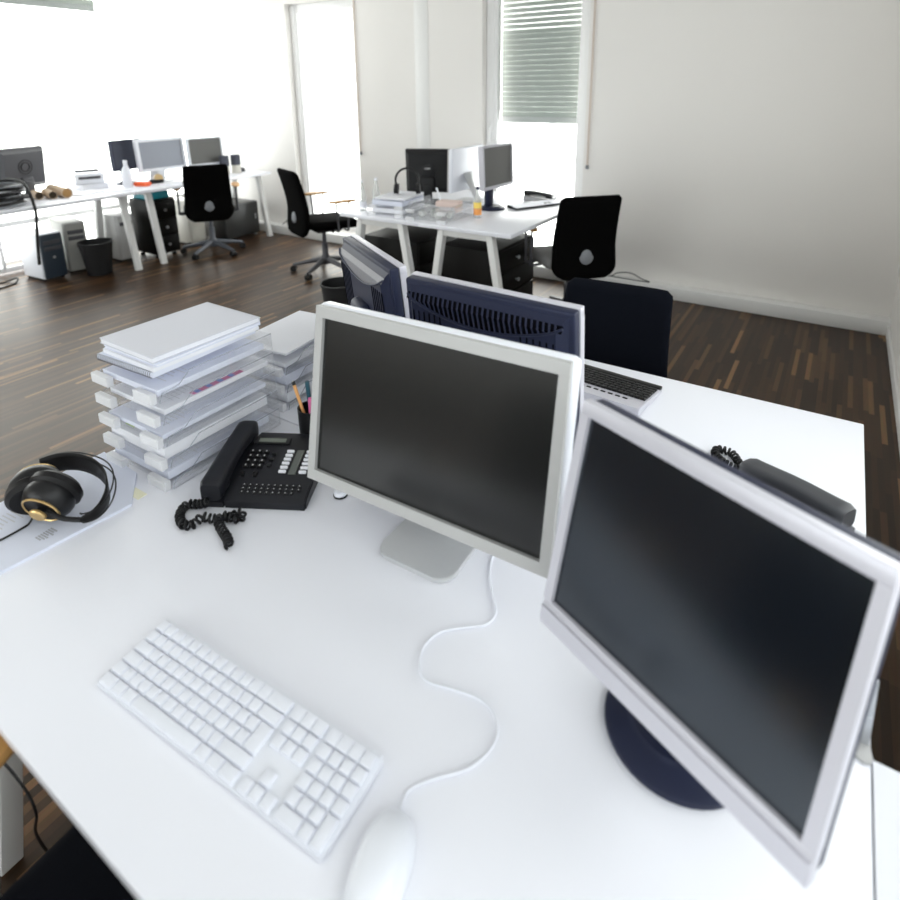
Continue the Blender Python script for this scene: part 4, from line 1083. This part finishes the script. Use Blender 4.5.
o = thing('computer_mouse', 'dark mouse near the end of the far corner desk by the speakers', 'mouse', (-5.66, 4.46, ZD), 0.5)
b = MB(); b.grid(lambda u, v: tuple(a*k for a, k in zip(mfn(u, v), (1, 1, 1.2))), 24, 10, closeu=True); b.make('shell', DGREY, o, angle=80)
bottle('white plastic bottle before the dark half-hidden monitor in the far corner', (-5.68, 3.165, ZD), 0.25, 0.045, LAM, m=WPL)
o = thing('tape_dispenser', 'black tape dispenser with tan tape roll on the far corner desk', 'tape dispenser', (-5.66, 3.44, ZD), 1.2)
MB().box((0, 0, 0.02), (0.13, 0.05, 0.04), 0.008).make('holder', BLK, o)
MB().cone((0.02, -0.022, 0.05), (0.02, 0.022, 0.05), 0.04, 0.04, 24).make('tape_roll', mat('tan_tape', (0.62, 0.45, 0.22), 0.4), o)
o = thing('folded_case', 'small bright orange pouch on the far corner desk edge', 'pouch', (-5.62, 3.27, ZD), 0.4)
b = MB(); b.prism([(-0.07, -0.035), (0.06, -0.045), (0.075, 0.03), (0.0, 0.05), (-0.06, 0.03)], 0, 0.04, bev=0.008); b.make('pouch', ORANGE, o)
for i, (x, y, rz, w_, d_, h, lab) in enumerate(((-5.66, 2.77, 0.3, 0.21, 0.30, 0.010, 'white paper sheaf right of the cardboard tubes'), (-5.95, 2.93, 0.1, 0.26, 0.24, 0.045, 'pile of white papers at the back of the far-left desk'), (-5.50, 3.50, 0.2, 0.15, 0.21, 0.012, 'white papers before the far monitor with bluish glare'), (-5.55, 2.96, -0.2, 0.15, 0.21, 0.008, 'small white note pad at the edge of the far-left desk'))):
    slab('paper_sheaf', lab, x, y, ZD, w_, d_, h, rz, PAPER, cat='paper')
o = thing('printer', 'small white printer with dark slot behind the white bottle', 'printer', (-5.95, 2.95, ZD+0.045), 1.2)
MB().box((0, 0, 0.05), (0.24, 0.18, 0.10), 0.012, 3).make('housing', WPL, o); MB().box((0, -0.092, 0.06), (0.18, 0.006, 0.025), 0.002).make('paper_slot', DGREY, o)
MB().box((0, 0.05, 0.115), (0.20, 0.012, 0.05), 0.004, 2, RX(-0.3)).make('paper_support', DGREY, o)
for lab, x, y, rz in (('white keyboard on the far corner desk in front of its monitors', -5.47, 3.86, PI/2),):
    keyboard('computer_keyboard', lab, (x, y, ZD), rz, 0.0185, DGREY, DGREY, 0.125, 0, 0.02, 0.01, limit=0)['label'] = 'dark keyboard on the far corner desk behind the black chair'
# cables on floor and ledge
def cable(label, pts, r=0.004):
    return tag(MB().tube(pts, r, 6, sm=8).make('power_cable', RUB), label, 'cable')
cable('black cable looped on the white ledge right of the middle chair', [(-1.50, 4.70, 0.104), (-1.47, 4.715, 0.11), (-1.43, 4.73, 0.135), (-1.33, 4.74, 0.145), (-1.24, 4.73, 0.115), (-1.17, 4.71, 0.104), (-1.26, 4.70, 0.104), (-1.40, 4.705, 0.104), (-1.49, 4.71, 0.104)])
cable('black cables curled on the ledge between the desk leg and tall bare window', [(-5.36, 4.72, 0.105), (-5.30, 4.73, 0.15), (-5.2, 4.74, 0.20), (-5.10, 4.73, 0.16), (-5.08, 4.70, 0.105), (-5.16, 4.71, 0.105), (-5.25, 4.73, 0.14), (-5.16, 4.74, 0.17), (-5.03, 4.72, 0.12), (-4.97, 4.71, 0.105)], 0.005)
cable('dark cables lying on the floor at the left picture edge by the white tower', [(-6.10, 2.0, 0.006), (-6.03, 2.12, 0.006), (-5.98, 2.22, 0.03), (-5.90, 2.16, 0.006), (-5.85, 2.0, 0.006), (-5.80, 1.8, 0.006)], 0.007)
cable('tangled cables on the floor under the far corner desk beside black chair', [(-5.78, 3.70, 0.006), (-5.71, 3.74, 0.05), (-5.69, 3.86, 0.006), (-5.71, 3.98, 0.006), (-5.67, 4.06, 0.04), (-5.66, 3.97, 0.006), (-5.70, 3.82, 0.006)], 0.006)
cable('black cable hanging behind the far corner desk from the speakers to floor', [(-6.09, 3.75, 0.70), (-6.10, 3.76, 0.45), (-6.09, 3.72, 0.2), (-6.05, 3.70, 0.03), (-6.0, 3.72, 0.006)], 0.005)
